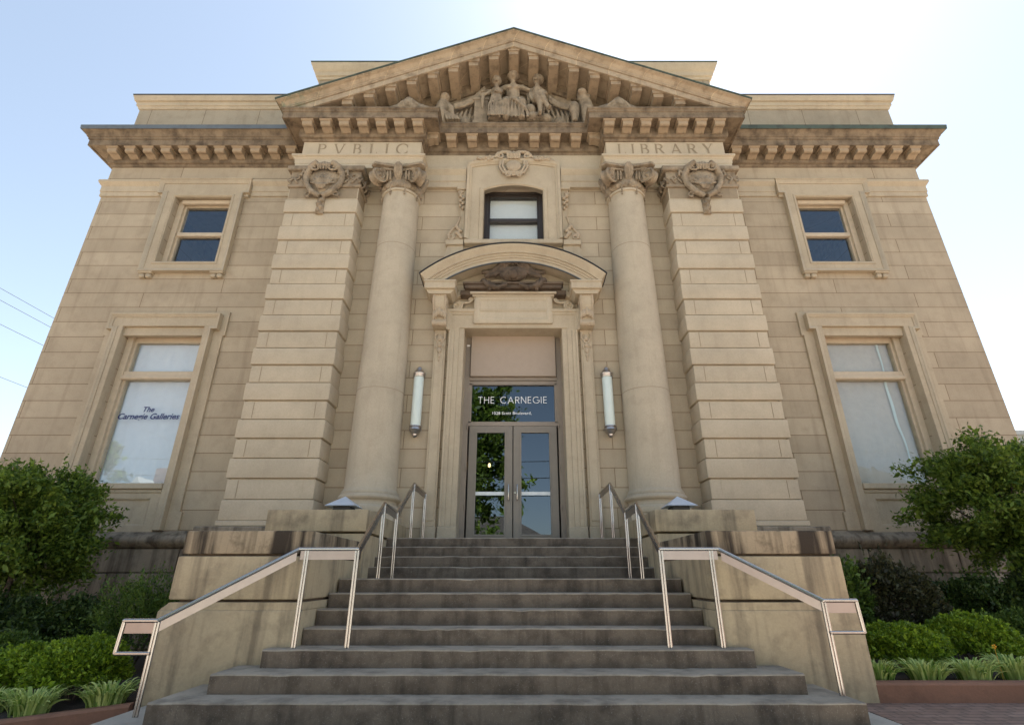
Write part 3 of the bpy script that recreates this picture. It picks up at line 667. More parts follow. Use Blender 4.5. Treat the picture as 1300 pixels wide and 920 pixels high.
# ---- raking cornice of the pediment
SL, ZA = .438, 14.66
zf = lambda x, y: ZA - SL*abs(x)
rp = [(-.5, -.36), (.10, -.36), (.395, -.40), (.395, -.45), (.440, -.45), (.440, -.285), (.425, -.28), (.425, -.262), (.462, -.258), (.462, -.222), (.474, -.218), (.478, -.175), (.462, -.168), (.49, -.15), (.515, -.105), (.55, -.07), (.585, -.055), (.585, -.042), (.605, -.04), (.605, -.008), (-.5, -.005)]
rk = [(-A, YG+.3), (-A, 9.92), (0, 9.92), (A, 9.92), (A, YG+.3)]
rake = MB().mould(rk, rp, PLAN, zf=zf).build('raking_cornice', 'rake', lib)
MB().mould(rk, [(-.52, -.002), (.61, -.012), (.625, -.01), (.63, .03), (-.52, .05)], PLAN, zf=zf).build('flashing', 'copper', rake)
# bed mould and modillions under the slope
MB().mould([(-4.6, YW-.02), (0, YW-.02), (4.6, YW-.02)], [(-.05, -.66), (.04, -.66), (.06, -.58), (.11, -.55), (.13, -.50), (.13, -.37), (-.05, -.37)], PLAN, zf=zf).build('bed_mould', 'cornice', rake)
def rake_mod(i):
    x = .53*i; s = 1 if x >= 0 else -1; w = .15; m = MB()
    def zz(xx): return ZA - SL*abs(xx)
    def slab(w, y0, y1, d0, d1f, d1b):
        top = [(x-w, zz(x-w)), (x+w, zz(x+w))]
        if i == 0: top = [(x-w, zz(w)), (x+w, zz(w))]
        mid = zz(abs(x) if i else w*.7)
        p = []
        for dz, bk in ((d1f, 0), (d1b, 1)): pass
        m.hexa([(x-w, y0, mid+d1f), (x+w, y0, mid+d1f), (x+w, y1, mid+d1b), (x-w, y1, mid+d1b),
                (x-w, y0, top[0][1]-.38), (x+w, y0, top[1][1]-.38), (x+w, y1, top[0][1]*.0+top[1][1]-.38), (x-w, y1, top[0][1]-.38)])
    slab(.125, 9.56, YW+.05, 0, -.62, -.66); slab(.155, 9.53, YW+.05, 0, -.50, -.50)
    m.build('modillion', 'modillion', rake)
for i in range(-8, 9): rake_mod(i)
m = MB(); m.prism([(-4.9, 11.85), (4.9, 11.85), (4.9, zf(4.9, 0)-.3), (0, ZA-.3), (-4.9, zf(4.9, 0)-.3)], front(YW+.0), -.45, 0)
m.box(-2.4, 2.4, 10.06, YW+.1, 11.93, 12.06, .02)
m.build('tympanum', 'carve', lib, smooth=0)
m = MB(); m.prism([(-5.2, 11.7), (5.2, 11.7), (5.2, zf(5.2, 0)-.03), (0, ZA-.03), (-5.2, zf(5.2, 0)-.03)], front(11.0), -8, 0); m.build('roof', 'roof', lib, smooth=0)
m = MB(); m.box(-6.15, 6.15, 11.6, 22, 11.9, 15.72); m.build('upper_attic', 'attic', lib, smooth=0)
pr = [(-.05, 15.55), (.04, 15.56), (.06, 15.64), (.10, 15.66), (.12, 15.80), (.18, 15.86), (.20, 15.95), (.24, 16.02), (.24, 16.07), (-.05, 16.09)]
up = MB().mould([(-6.15, 22), (-6.15, 11.6), (6.15, 11.6), (6.15, 22)], pr, PLAN).build('attic_coping', 'trim', lib)
MB().mould([(-6.15, 22), (-6.15, 11.6), (6.15, 11.6), (6.15, 22)], [(-.1, 16.093), (.25, 16.073), (.26, 16.11), (-.1, 16.13)], PLAN).build('flashing', 'copper', up)

# ---- pediment sculpture
scul = MB(); scul.box(-1.3, 1.3, 10.14, YW+.05, 12.055, 12.14, .01)
scul.box(-1.06, -.70, 10.14, YW, 12.14, 13.0, .01); scul.box(-1.10, -.66, 10.12, YW, 13.0, 13.1, .01); scul.box(-1.09, -.67, 10.12, YW, 12.14, 12.26, .01)
scul = scul.build('sculpture_group', 'carve', lib)
def statue(fn, k=1):
    m = MB(); fn(m); [setattr(v.co, 'z', 12.14+(v.co.z-12.14)*k) for v in m.bm.verts]; m.build('statue', 'carve', scul, remesh=.015)
def head(m, x, y, z, r=.125, turn=0):
    m.blob((x, y, z), (r*.85, r*.95, r*1.15)); m.blob((x+turn*.05, y+.03, z+.03), (r*1.0, r, r*1.08))
    m.blob((x-turn*.06, y-r*.98, z-.01), (.022, .035, .035)); m.blob((x-turn*.05, y-r*.78, z-r*.75), (.05, .05, .04))
    m.tube([(x, y+.02, z-r*.7), (x, y+.04, z-r*1.9)], [.06, .075], 8)
def centre_figure(m):
    y = 10.16
    head(m, -.02, y-.06, 14.20, .165)
    m.blob((-.02, y+.02, 14.30), (.18, .17, .14))
    m.tube([(-.02, y+.06, 13.98), (-.02, y+.07, 13.84), (-.02, y+.08, 13.55), (-.01, y+.1, 13.25), (0, y+.1, 13.0)], [.09, .17, .19, .19, .25], 12)
    m.tube([(-.27, y+.06, 13.82), (-.02, y+.06, 13.86), (.24, y+.06, 13.82)], [.085, .11, .085], 10)
    for q in (-1, 1): m.blob((-.02+q*.09, y-.1, 13.64), (.08, .07, .08))
    m.tube([(-.27, y+.06, 13.82), (-.44, y+.06, 13.68), (-.68, y+.04, 13.66), (-.90, y, 13.58)], [.08, .07, .055, .045], 8)
    m.tube([(.24, y+.06, 13.82), (.42, y+.06, 13.72), (.66, y+.06, 13.70)], [.08, .07, .05], 8)
    for q in (-1, 1):
        m.tube([(q*.14, y+.05, 12.98), (q*.21, y-.12, 12.96), (q*.21, y-.17, 12.86), (q*.20, y-.13, 12.5), (q*.2, y-.13, 12.2)], [.17, .15, .125, .10, .10], 10)
        m.blob((q*.2, y-.2, 12.17), (.07, .12, .05))
    m.tube([(0, y+.05, 12.9), (0, y+.04, 12.2)], [.24, .30], 14, flat=1.1)
    for i in range(8):
        x = -.33+.094*i; m.tube([(x*.75, y-.20, 12.98-.06*abs(i-3.5)/4), (x*.95, y-.24, 12.6), (x*1.12, y-.23, 12.14)], [.018, .03, .036], 6)
    m.tube([(-.22, y-.14, 13.12), (.05, y-.27, 12.85), (.30, y-.27, 12.5), (.40, y-.2, 12.25)], [.035, .045, .045, .03], 6)
    for q in (-1, 1):                                         # wings behind the shoulders
        for i in range(6): m.tube([(q*.16, y+.18, 13.80), (q*(.26+.09*i), y+.18, 14.14-.11*i), (q*(.34+.12*i), y+.2, 14.10-.17*i)], [.03, .045, .015], 6)
def girl(m):
    y = 10.1; x = -.47
    head(m, x, y-.04, 13.74, .14)
    m.tube([(x, y+.06, 13.53), (x, y+.06, 13.42), (x, y+.06, 13.2), (x+.01, y+.06, 12.9), (x+.01, y+.04, 12.2)], [.07, .165, .15, .17, .24], 12)
    m.blob((x, y+.02, 13.86), (.13, .13, .11))
    m.tube([(x-.14, y+.04, 13.42), (x-.28, y-.02, 13.22), (x-.42, y-.06, 13.12)], [.055, .05, .04], 8)
    m.tube([(x+.13, y+.04, 13.42), (x+.12, y-.1, 13.2), (x-.05, y-.14, 13.22)], [.055, .05, .04], 8)
    for i in range(7): xx = x-.19+.064*i; m.tube([(xx*.5+x*.5, y-.13, 13.1), (xx, y-.17, 12.6), (xx, y-.22, 12.16)], [.015, .024, .028], 6)
    m.tube([(x-.35, y-.08, 13.08), (x-.37, y-.1, 12.85), (x-.36, y-.08, 12.6)], [.05, .05, .02], 6)
def boy(m):
    y = 10.1; x = .64
    head(m, x, y-.04, 13.76, .145, 1)
    m.tube([(x, y+.07, 13.55), (x, y+.07, 13.43), (x, y+.06, 13.2), (x+.02, y+.05, 12.98)], [.07, .17, .145, .16], 12)
    m.tube([(x+.15, y+.06, 13.44), (x+.24, y-.02, 13.22), (x+.10, y-.16, 13.06)], [.055, .05, .04], 8)
    m.tube([(x-.15, y+.06, 13.44), (x-.20, y+.0, 13.2), (x-.14, y-.02, 12.98)], [.055, .05, .04], 8)
    m.tube([(x+.02, y+.03, 12.98), (x+.10, y-.2, 13.02), (x+.16, y-.22, 12.74), (x+.28, y-.2, 12.44)], [.11, .10, .075, .05], 9)
    m.tube([(x-.05, y+.03, 12.98), (x-.02, y-.17, 12.95), (x+.06, y-.17, 12.6), (x+.05, y-.18, 12.24)], [.11, .10, .075, .05], 9)
    m.blob((x+.30, y-.26, 12.40), (.05, .10, .04)); m.blob((x+.04, y-.25, 12.19), (.05, .10, .04))
    m.blob((x-.20, y-.02, 12.55), (.16, .16, .20)); m.blob((x-.1, y, 12.3), (.26, .18, .14)); m.blob((x+.22, y+.02, 12.28), (.16, .16, .14))
statue(centre_figure, .83); statue(girl, .93); statue(boy, .95)
def swag(m, pts, n=4):
    for k in range(n):
        d = .07*k; m.tube([(x, 10.22-.02*(k % 2), z-d*(1-.5*i/len(pts))) for i, (x, z) in enumerate(pts)], [.05]*len(pts), 6)
m = MB(); swag(m, [(-.8, 13.55), (-1.05, 13.22), (-1.35, 13.0), (-1.62, 12.9)]); m.build('drapery', 'carve', scul, remesh=.02)
m = MB(); swag(m, [(.95, 13.2), (1.2, 12.98), (1.4, 12.88), (1.56, 12.86)], 3)
m.tube([(1.54, 10.2, 12.9), (1.60, 10.15, 12.82)], [.09, .04], 8)
m.build('drapery', 'carve', scul, remesh=.02)
m = MB()                                                       # owl-like bird with books, at one end
m.tube([(-1.92, 10.15, 12.12), (-1.95, 10.12, 12.45), (-1.92, 10.15, 12.8), (-1.88, 10.15, 13.0)], [.15, .19, .16, .10], 12)
m.blob((-1.86, 10.1, 13.05), (.13, .13, .12)); m.blob((-1.80, 9.98, 13.02), (.04, .05, .03))
m.tube([(-1.8, 10.1, 12.85), (-1.68, 10.08, 12.6), (-1.6, 10.1, 12.3)], [.06, .10, .04], 8)
m.build('carved_bird', 'carve', scul, remesh=.02)
m = MB()
for i in range(5): m.hexa([(-1.76+.075*i, 9.98, 12.14), (-1.70+.075*i, 9.98, 12.14), (-1.70+.075*i, 10.3, 12.14), (-1.76+.075*i, 10.3, 12.14), (-1.86+.06*i+.02*i, 9.98, 12.45-.05*i), (-1.80+.06*i+.02*i, 9.98, 12.47-.05*i), (-1.80+.08*i, 10.3, 12.47-.05*i), (-1.86+.08*i, 10.3, 12.45-.05*i)])
m.build('carved_book', 'carve', scul)
m = MB()                                                       # crouching lion beside a vase, at the other end
m.tube([(1.98, 10.15, 12.12), (1.98, 10.15, 12.5), (1.93, 10.12, 12.85), (1.84, 10.05, 13.02)], [.17, .20, .17, .12], 12)
m.blob((1.83, 9.98, 13.08), (.13, .13, .12)); m.blob((1.76, 9.90, 13.04), (.06, .07, .05))
for k in range(7): a = k*.9; m.blob((1.88+.14*math.cos(a), 10.06, 13.02+.15*math.sin(a)), (.06, .07, .06))
m.tube([(1.62, 10.05, 12.14), (1.62, 10.05, 12.4), (1.60, 10.05, 12.62), (1.62, 10.05, 12.80)], [.07, .11, .15, .06], 10)
m.build('carved_lion', 'carve', scul, remesh=.02)
m = MB()
for q in (-1, 1):
    for i in range(6): m.tube([(q*(.35+.10*i), 10.32, 13.50-.05*i), (q*(.42+.12*i), 10.30, 13.2-.08*i), (q*(.40+.14*i), 10.32, 12.8-.05*i)], [.03, .05, .03], 6)
    for i in range(4): m.tube([(q*(1.15+.12*i), 10.33, 12.95-.07*i), (q*(1.2+.13*i), 10.31, 12.6), (q*(1.18+.14*i), 10.33, 12.2)], [.03, .05, .04], 6)
m.blob((1.22, 10.22, 12.25), (.17, .14, .16)); m.blob((-1.3, 10.25, 12.3), (.14, .12, .18)); m.box(-1.6, 1.5, 10.34, 10.42, 12.1, 12.6)
m.build('relief_ground', 'carve', scul, remesh=.02)
def recliner(s):
    m = MB(); y = 9.93                                         # draped reclining forms on the cornice ends
    m.tube([(s*3.6, y-.16, 12.06), (s*3.3, y-.14, 12.12), (s*2.98, y-.1, 12.26), (s*2.72, y-.08, 12.46), (s*2.55, y-.06, 12.30), (s*2.15, y-.04, 12.18)], [.06, .11, .15, .19, .20, .18], 10)
    m.tube([(s*2.72, y-.2, 12.60), (s*2.5, y-.26, 12.34), (s*2.3, y-.26, 12.1)], [.04, .04, .03], 6); m.tube([(s*2.74, y-.2, 12.60), (s*2.9, y-.26, 12.34), (s*3.0, y-.24, 12.1)], [.03, .04, .03], 6)
    m.blob((s*3.66, y-.18, 12.10), (.07, .07, .12))
    m.build('carved_drape', 'carve', scul, remesh=.022)
mirror_pair(recliner)

# ---- window over the door, with its carved surround
w = MB()
box_frame(w, 0, .655, .74, 8.56, 10.28, 8.66, 10.20, YW+.16, YW+.4); box_frame(w, 0, .60, .66, 8.6, 10.25, 8.75, 10.14, YW+.22, YW+.36)
w.box(-.61, .61, YW+.2, YW+.33, 9.35, 9.46, .01)
win = w.build('window', 'brownframe', lib); win['label'] = 'dark framed central window with lowered white blind'
MB().box(-.62, .62, YW+.255, YW+.262, 9.42, 10.2).build('pane', 'glassold', win, smooth=0); MB().box(-.62, .62, YW+.285, YW+.292, 8.7, 9.4).build('pane', 'glassold', win, smooth=0)
MB().box(-.66, .66, YW+.37, YW+.38, 8.6, 10.3).build('blind', 'blind', win, smooth=0)
arcp = lambda hw, zs, zc, n=16: [(-hw+2*hw*i/n, zs+(zc-zs)*(1-(2*i/n-1)**2)) for i in range(n+1)]
a = MB(); F = front(YW)
for q in (-1, 1):
    a.box(q*.735, q*1.16, YW-.10, YW+.05, 8.57, 10.10, .006)
hi = arcp(1.16, 10.85, 10.98); lo_ = arcp(.735, 10.09, 10.25)
a.prism(hi + [(1.16, 10.09)] + lo_[::-1] + [(-1.16, 10.09)], F, -.05, .098)
a.mould([(1.12, 8.6), (1.12, 10.35), (1.20, 10.35)][:2] + [(1.12, 10.87)] + arcp(1.12, 10.87, 11.0)[::-1][1:-1] + [(-1.12, 10.87), (-1.12, 8.6)], [(-.06, 0), (-.06, .12), (-.02, .14), (.0, .17), (.06, .19), (.06, 0)], F)
a.mould([(.735, 8.57), (.735, 10.09)] + lo_[::-1][1:-1] + [(-.735, 10.09), (-.735, 8.57)], [(0, -.05), (0, .09), (.03, .125), (.10, .125), (.115, .09), (.115, 0)], F)
a.build('architrave', 'trim', win)
MB().box(-1.18, 1.18, YW-.17, YW+.3, 8.45, 8.575, .015).build('sill', 'trim', win)
for q in (-1, 1):
    m = MB(); y = YW-.06
    m.box(q*1.20, q*1.62, YW-.16, YW+.05, 8.42, 8.56, .012); m.prism([(q*1.20, 8.05), (q*1.66, 8.05), (q*1.58, 8.42), (q*1.20, 8.42)], F, -.05, .10)
    m.box(q*1.19, q*1.42, YW-.14, YW+.05, 10.10, 10.19, .012)
    m.prism([(q*1.20, 8.56), (q*1.58, 8.56), (q*1.55, 8.75), (q*1.38, 9.02), (q*1.30, 9.3), (q*1.36, 9.7), (q*1.38, 10.1), (q*1.20, 10.1)], F, -.05, .07)
    m.build('side_console', 'trim', win)
    m = MB(); y = YW-.09
    m.tube([(q*1.56, y, 8.62), (q*1.58, y, 8.74), (q*1.48, y, 8.90), (q*1.37, y, 9.06), (q*1.30, y, 9.3)], [.03, .04, .035, .03, .02], 7)
    m.spiral((q*1.50, y, 8.68), .07, 1.4, .028, side=q, start=.5)
    for i in range(6): m.blob((q*(1.26+.05*(i % 3)+.03*(i//3)), y-.02, 8.66+.07*i*.9), (.06, .045, .05))
    m.spiral((q*1.33, y, 10.02), .055, 1.3, .024, side=-q)
    for i in range(6): m.blob((q*(1.29+.035*(-1)**i), y-.02, 9.90-.075*i), (.055-.004*i, .05, .05))
    m.build('scroll_carving', 'carvelight', win, remesh=.012)
m = MB(); y = YW-.18                                           # cartouche and fruit garland
m.blob((0, y, 10.80), (.20, .07, .19)); m.tube([(-.27, y, 10.98), (-.28, y, 10.80), (-.2, y, 10.62), (0, y-.02, 10.56), (.2, y, 10.62), (.28, y, 10.80), (.27, y, 10.98)], .035, 8)
m.tube([(-.34, y, 10.96), (-.36, y, 10.78), (-.26, y, 10.58), (0, y, 10.50), (.26, y, 10.58), (.36, y, 10.78), (.34, y, 10.96)], .03, 8)
for q in (-1, 1):
    m.spiral((q*.14, y-.02, 10.52), .075, 1.4, .03, side=q, start=1.5); m.spiral((q*.34, y-.02, 11.13), .09, 1.4, .035, side=-q, start=2)
    m.tube([(q*.1, y-.03, 11.22), (q*.3, y-.02, 11.24), (q*.44, y-.02, 11.14), (q*.5, y, 11.06)], [.05, .045, .04, .03], 8)
    for i in range(30): u = i/30; m.blob((q*(.54+.40*u), y+random.uniform(-.03, .03), 11.07-.06*u+random.uniform(-.07, .07)*(1-.5*u)), random.uniform(.032, .052), sub=1)
    m.blob((q*.99, y+.02, 10.98), (.06, .04, .035))
for d in range(-2, 3): m.tube([(d*.075, y-.02, 11.24), (d*.075, y-.07, 11.14), (d*.07, y-.02, 11.02)], .035, 8)
m.build('cartouche', 'carvelight', win, remesh=.011)

# ---- door hood: segmental pediment on consoles
hood = MB(); RR, ZC_ = 3.05, 5.08; AA = math.asin(2.06/RR)
pr = [(0, .02), (.585, .015), (.60, 0), (.59, -.03), (.57, -.055), (.565, -.065), (.53, -.10), (.505, -.155), (.515, -.165), (.515, -.18), (.48, -.185), (.48, -.228), (.465, -.235), (.45, -.24), (.45, -.282), (.425, -.287), (.43, -.36), (.385, -.362), (.38, -.34), (.0, -.34)]
rows = []
for i in range(41):
    an = -AA + 2*AA*i/40; rows.append([hood.bm.verts.new(((RR+dr)*math.sin(an), YW-q, ZC_+(RR+dr)*math.cos(an))) for q, dr in pr])
k = len(pr)
for i in range(40):
    for j in range(k): hood.bm.faces.new((rows[i][j], rows[i][(j+1)%k], rows[i+1][(j+1)%k], rows[i+1][j]))
hood.bm.faces.new(rows[0]); hood.bm.faces.new(rows[-1][::-1])
hood = hood.build('door_hood', 'trim', lib, smooth=30)
def arcband(name, mat, r0, r1, h0, h1, amax, parent):
    m = MB(); n = 36; rr = []
    for i in range(n+1):
        an = -amax+2*amax*i/n; rr.append([m.bm.verts.new((r*math.sin(an), YW-h, ZC_+r*math.cos(an))) for r, h in ((r0, h0), (r1, h0), (r1, h1), (r0, h1))])
    for i in range(n):
        for j in range(4): m.bm.faces.new((rr[i][j], rr[i][(j+1)%4], rr[i+1][(j+1)%4], rr[i+1][j]))
    m.bm.faces.new(rr[0]); m.bm.faces.new(rr[-1][::-1]); return m.build(name, mat, parent, smooth=30)
arcband('flashing', 'dark', RR+.022, RR+.04, -.02, .61, AA+.004, hood)
arcband('arch_mould', 'trim', 2.30, 2.42, -.02, .12, .62, hood); arcband('lip', 'leadblue', 2.674, 2.688, .388, .432, AA*.86, hood)
for q in (-1, 1):
    m = MB(); m.box(q*1.28, q*1.96, 9.86, YW+.05, 6.985, 7.19, .012); m.box(q*1.26, q*1.98, 9.84, YW+.05, 7.145, 7.192, .008)
    m.prism([(q*1.38, 6.88), (q*1.86, 6.88), (q*1.93, 6.987), (q*1.31, 6.987)], front(YW), -.05, .50); m.build('impost', 'trim', hood)
    sec = [(YW+.05, 6.93), (YW-.43, 6.93), (YW-.45, 6.82), (YW-.42, 6.65), (YW-.34, 6.50), (YW-.29, 6.38), (YW-.31, 6.30), (YW-.30, 6.22), (YW-.22, 6.18), (YW-.13, 6.19), (YW+.05, 6.19)]
    m = MB(); xa, xb = sorted((q*1.475, q*1.775)); m.prism(sec, side(xa), 0, xb-xa)
    con = m.build('console', 'trim', hood)
    m = MB()
    for e in (xa+.025, xb-.025):
        m.tube([(e, y-.005, z) for y, z in sec[1:8]], .025, 7)
    for r_ in range(6):
        for c_ in range(4): m.blob((xa+.075+.05*c_+.025*(r_ % 2), YW-.445+.012*r_, 6.88-.055*r_), (.02, .02, .026), sub=1)
    for i in range(5): m.blob(((xa+xb)/2+.06*(i-2), YW-.33-.02*(2-abs(i-2)), 6.50-.03*abs(i-2)), (.04, .06, .10))
    m.tube([(xa-.01, YW-.27, 6.26), (xb+.01, YW-.27, 6.26)], .075, 12)
    for e in (xa, xb): m.spiral((e, YW-.33, 6.76), .10, 1.6, .022, fn=lambda u, v: Vector((0, u, v)))
    m.build('leaf_carving', 'carvelight', con, remesh=.011)
    m = MB(); cx = q*1.615; y = YW-.10
    for e in (-1, 1): m.tube([(cx+e*.10, y, 6.12), (cx+e*.11, y, 5.98), (cx+e*.03, y, 5.86)], .022, 6); m.spiral((cx+e*.09, y, 6.10), .035, 1.2, .016, side=e); m.spiral((cx+e*.09, y, 5.76), .03, 1.2, .014, side=e)
    m.blob((cx, y, 5.98), (.06, .05, .08)); m.blob((cx, y, 5.80), (.05, .045, .05)); m.blob((cx, y, 5.68), (.055, .045, .07)); m.blob((cx, y, 5.56), (.035, .03, .06)); m.blob((cx, y, 5.46), (.02, .02, .05))
    m.build('husk_pendant', 'carvelight', con, remesh=.01)
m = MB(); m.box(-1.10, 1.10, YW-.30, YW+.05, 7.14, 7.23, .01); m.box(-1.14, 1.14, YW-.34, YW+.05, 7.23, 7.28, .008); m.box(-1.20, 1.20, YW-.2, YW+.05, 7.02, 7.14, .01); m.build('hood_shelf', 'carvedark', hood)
m = MB(); y = YW-.28
m.blob((0, y, 7.52), (.34, .13, .20)); m.blob((0, y-.1, 7.46), (.12, .1, .13))
for q in (-1, 1):
    m.tube([(q*.02, y-.06, 7.80), (q*.2, y-.05, 7.84), (q*.36, y, 7.66), (q*.52, y+.02, 7.56), (q*.72, y+.05, 7.60)], [.07, .08, .07, .06, .05], 8)
    m.tube([(q*.15, y, 7.72), (q*.42, y, 7.50), (q*.66, y+.03, 7.46)], [.05, .06, .04], 8)
    m.spiral((q*.16, y-.06, 7.78), .085, 1.4, .035, side=-q, start=1); m.spiral((q*.66, y, 7.32), .08, 1.3, .035, side=q)
    m.tube([(q*.70, y-.04, 7.34), (q*.58, y-.08, 7.18), (q*.34, y-.1, 7.10), (q*.14, y-.08, 7.2)], [.05, .06, .06, .04], 8)
    m.tube([(q*.55, y-.05, 7.30), (q*.53, y-.06, 7.05)], [.05, .04], 7)
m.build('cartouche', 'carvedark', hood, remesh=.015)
# tablet above the door
m = MB(); m.box(-.885, .885, YW-.15, YW+.05, 6.34, 6.995, .006)
m.mould([(-.74, 6.45), (.74, 6.45), (.74, 6.90), (-.74, 6.90)], [(0, .1), (0, .155), (.03, .18), (.06, .185), (.10, .17), (.13, .155), (.13, .1)], front(YW), True)
m.box(-.93, .93, YW-.20, YW+.05, 6.985, 7.03, .01); m.box(-.98, .98, YW-.25, YW+.05, 7.03, 7.085, .012); m.build('tablet', 'block', hood)
y = YW-.09
for q in (-1, 1):
    m = MB()
    m.spiral((q*1.27, y, 6.79), .11, 1.8, .028, side=q, start=math.pi/2, n=36); m.tube([(q*1.27, y, 6.91), (q*1.12, y, 6.87), (q*1.0, y, 6.88), (q*.93, y, 6.95)], [.03, .03, .03, .03], 7)
    m.spiral((q*.97, y, 6.95), .05, 1.4, .022, side=-q)
    m.box(q*1.25-.10, q*1.25+.10, YW-.07, YW+.03, 6.70, 6.86, .03)
    m.build('tablet_scroll', 'trim', hood, remesh=.012)

# ---- door surround
m = MB()
for q in (-1, 1):
    m.box(q*1.085, q*1.20, YW-.085, YW+.45, 1.99, 6.235, .006); m.box(q*1.195, q*1.31, YW-.105, YW+.05, 1.99, 6.55, .008); m.box(q*1.30, q*1.42, YW-.13, YW+.05, 1.99, 6.17, .012); m.box(q*1.375, q*1.425, YW-.15, YW+.05, 1.99, 6.15, .01)
    m.box(q*1.07, q*1.44, YW-.16, YW+.3, 1.70, 1.992, .012)
m.box(-1.31, 1.31, YW-.107, YW+.05, 6.225, 6.60, .006); m.box(-1.20, 1.20, YW-.083, YW+.45, 6.222, 6.34, .004)
for q in (-1, 1): m.box(q*1.29, q*1.45, YW-.108, YW+.05, 6.16, 6.60, .006)
m.mould([(1.435, 6.17), (1.435, 6.62), (-1.435, 6.62), (-1.435, 6.17)], [(-.06, 0), (-.06, .125), (-.02, .135), (.0, .165), (.05, .18), (.05, 0)], F)
m.build('door_surround', 'trim', lib)
for q in (-1, 1):
    m = MB()
    m.box(q*1.485, q*1.745, YW-.08, YW+.05, 2.0, 6.19, .01); m.box(q*1.52, q*1.71, YW-.095, YW+.02, 2.1, 6.0, .012); m.box(q*1.465, q*1.765, YW-.12, YW+.05, 1.70, 2.0, .012)
    m.build('door_pilaster', 'trim', lib)
# ---- entrance doors with transom and blank panel
YD = YW+.45
m = MB(); box_frame(m, 0, .975, 1.09, 1.70, 6.3, 1.70, 6.28, YD-.05, YD+.16); m.box(-.98, .98, YD-.03, YD+.12, 5.075, 5.16); m.box(-.98, .98, YD-.06, YD+.12, 5.165, 5.24, .008); m.box(-.98, .98, YD-.03, YD+.12, 4.13, 4.22)
for q in (-1, 1): m.box(q*.915, q*.98, YD-.03, YD+.1, 4.2, 5.1)
for q in (-1, 1):
    for z in (2.4, 3.2, 4.1): m.tube([(q*.985, YD-.06, z-.05), (q*.985, YD-.06, z+.05)], .018, 8)
fr = m.build('door_frame', 'doorbrown', lib)
MB().box(-.93, .93, YD+.03, YD+.038, 4.2, 5.09).build('transom_pane', 'glassdoor', fr, smooth=0)
t = MB(); sans(t, 'THE CARNEGIE', -.775, .745, 4.655, .155, front(YD+.03), .001, .088); t.build('lettering', 'white', fr, smooth=0)
font_text('lettering', '1028 Scott Boulevard.', .86, -.455, 4.40, YD+.028, 'white', fr, 0, .006, 1.05)
for q in (-1, 1): MB().box(q*.90, q*1.08, YD-.02, YD+.1, 5.24, 6.25, .02).build('side_strip', 'roughdark', fr)
MB().box(-.957, .957, YD-.13, YD-.02, 5.245, 6.62, .006).build('blank_panel', 'panel', fr)
MB().box(-1.06, -.99, YD-.06, YD-.03, 6.0, 6.04).build('camera_box', 'white', fr)
for q in (-1, 1):
    m = MB(); cx = q*.475; box_frame(m, cx, .31, .465, 1.72, 4.125, 1.88, 3.99, YD-.025, YD+.05)
    m.mould([(cx-.31, 1.88), (cx+.31, 1.88), (cx+.31, 3.99), (cx-.31, 3.99)], [(-.012, -.02), (-.012, .005), (.004, .012), (.016, .012), (.016, -.02)], front(YD-.025), True)
    d = m.build('door', 'door', lib)
    MB().box(cx-.312, cx+.312, YD+.01, YD+.018, 1.87, 4.0).build('pane', 'glassdoor', d, smooth=0)
    MB().box(cx-.307, cx+.307, YD+.004, YD+.0085, 2.665, 2.735).build('frosted_stripe', 'frost', d, smooth=0)
    m = MB(); x = q*.09
    m.tube([(x, YD-.025, 2.56), (x, YD-.09, 2.56), (x+q*.0, YD-.10, 2.60), (x, YD-.10, 2.82), (x, YD-.09, 2.86), (x, YD-.025, 2.86)], .014, 10); m.build('handle', 'steel', d)
    MB().box(cx-.05, cx+.05, YD-.04, YD-.02, 1.76, 1.785, .004).build('foot_bolt', 'steel', d)
    if q > 0:
        MB().lathe([(.02, 0), (.02, .01)], 0, 0, 12)
        m = MB(); m.tube([(.045, YD-.04, 2.71), (.045, YD-.02, 2.71)], .018, 12); m.build('lock', 'steel', d)

# ------------------------------------------------------------------ steps, cheek walls
H, D1, T = .155, 4.93, .318
ed = [D1+T*i for i in range(7)] + [8.06+T*i for i in range(4)]      # front edges of the eleven steps
half = [2.92, 2.615, 2.33] + [2.085]*4 + [2.075]*4
stairs = thing('stone_stairs', 'worn grey-brown stone steps climbing to the glass entrance doors, wider at the foot', 'stairs', (0, D1, 0))
def rough_step(x, y0, y1, z0, z1):
    m = MB(); n = int(x*2/.12); prof = [(y1, z0), (y1, z1), (y0+.014, z1), (y0+.004, z1-.005), (y0, z1-.014), (y0+.006, z0)]
    rows = []
    for i in range(n+1):
        xx = -x+2*x*i/n; j = random.gauss(0, .003); kz = random.gauss(0, .0016) - (random.random() < .04)*.008
        rows.append([m.bm.verts.new((xx, y + (j if a >= 2 else 0), z + (kz if a in (2, 3, 4) else 0))) for a, (y, z) in enumerate(prof)])
    for i in range(n):
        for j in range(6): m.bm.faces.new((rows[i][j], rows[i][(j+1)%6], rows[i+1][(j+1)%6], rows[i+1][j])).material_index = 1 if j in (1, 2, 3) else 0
    m.bm.faces.new(rows[0]); m.bm.faces.new(rows[-1][::-1]); return m
for i in range(11):
    back = ed[i+1]+.03 if i < 10 else 10.9
    if i < 3: back = 5.92
    if i == 2: back = 6.0
    z1 = (i+1)*H; rough_step(half[i], ed[i], back, max(-.05, i*H-.06), z1).build('step', 'step', stairs, smooth=30).data.materials.append(M['tread'])
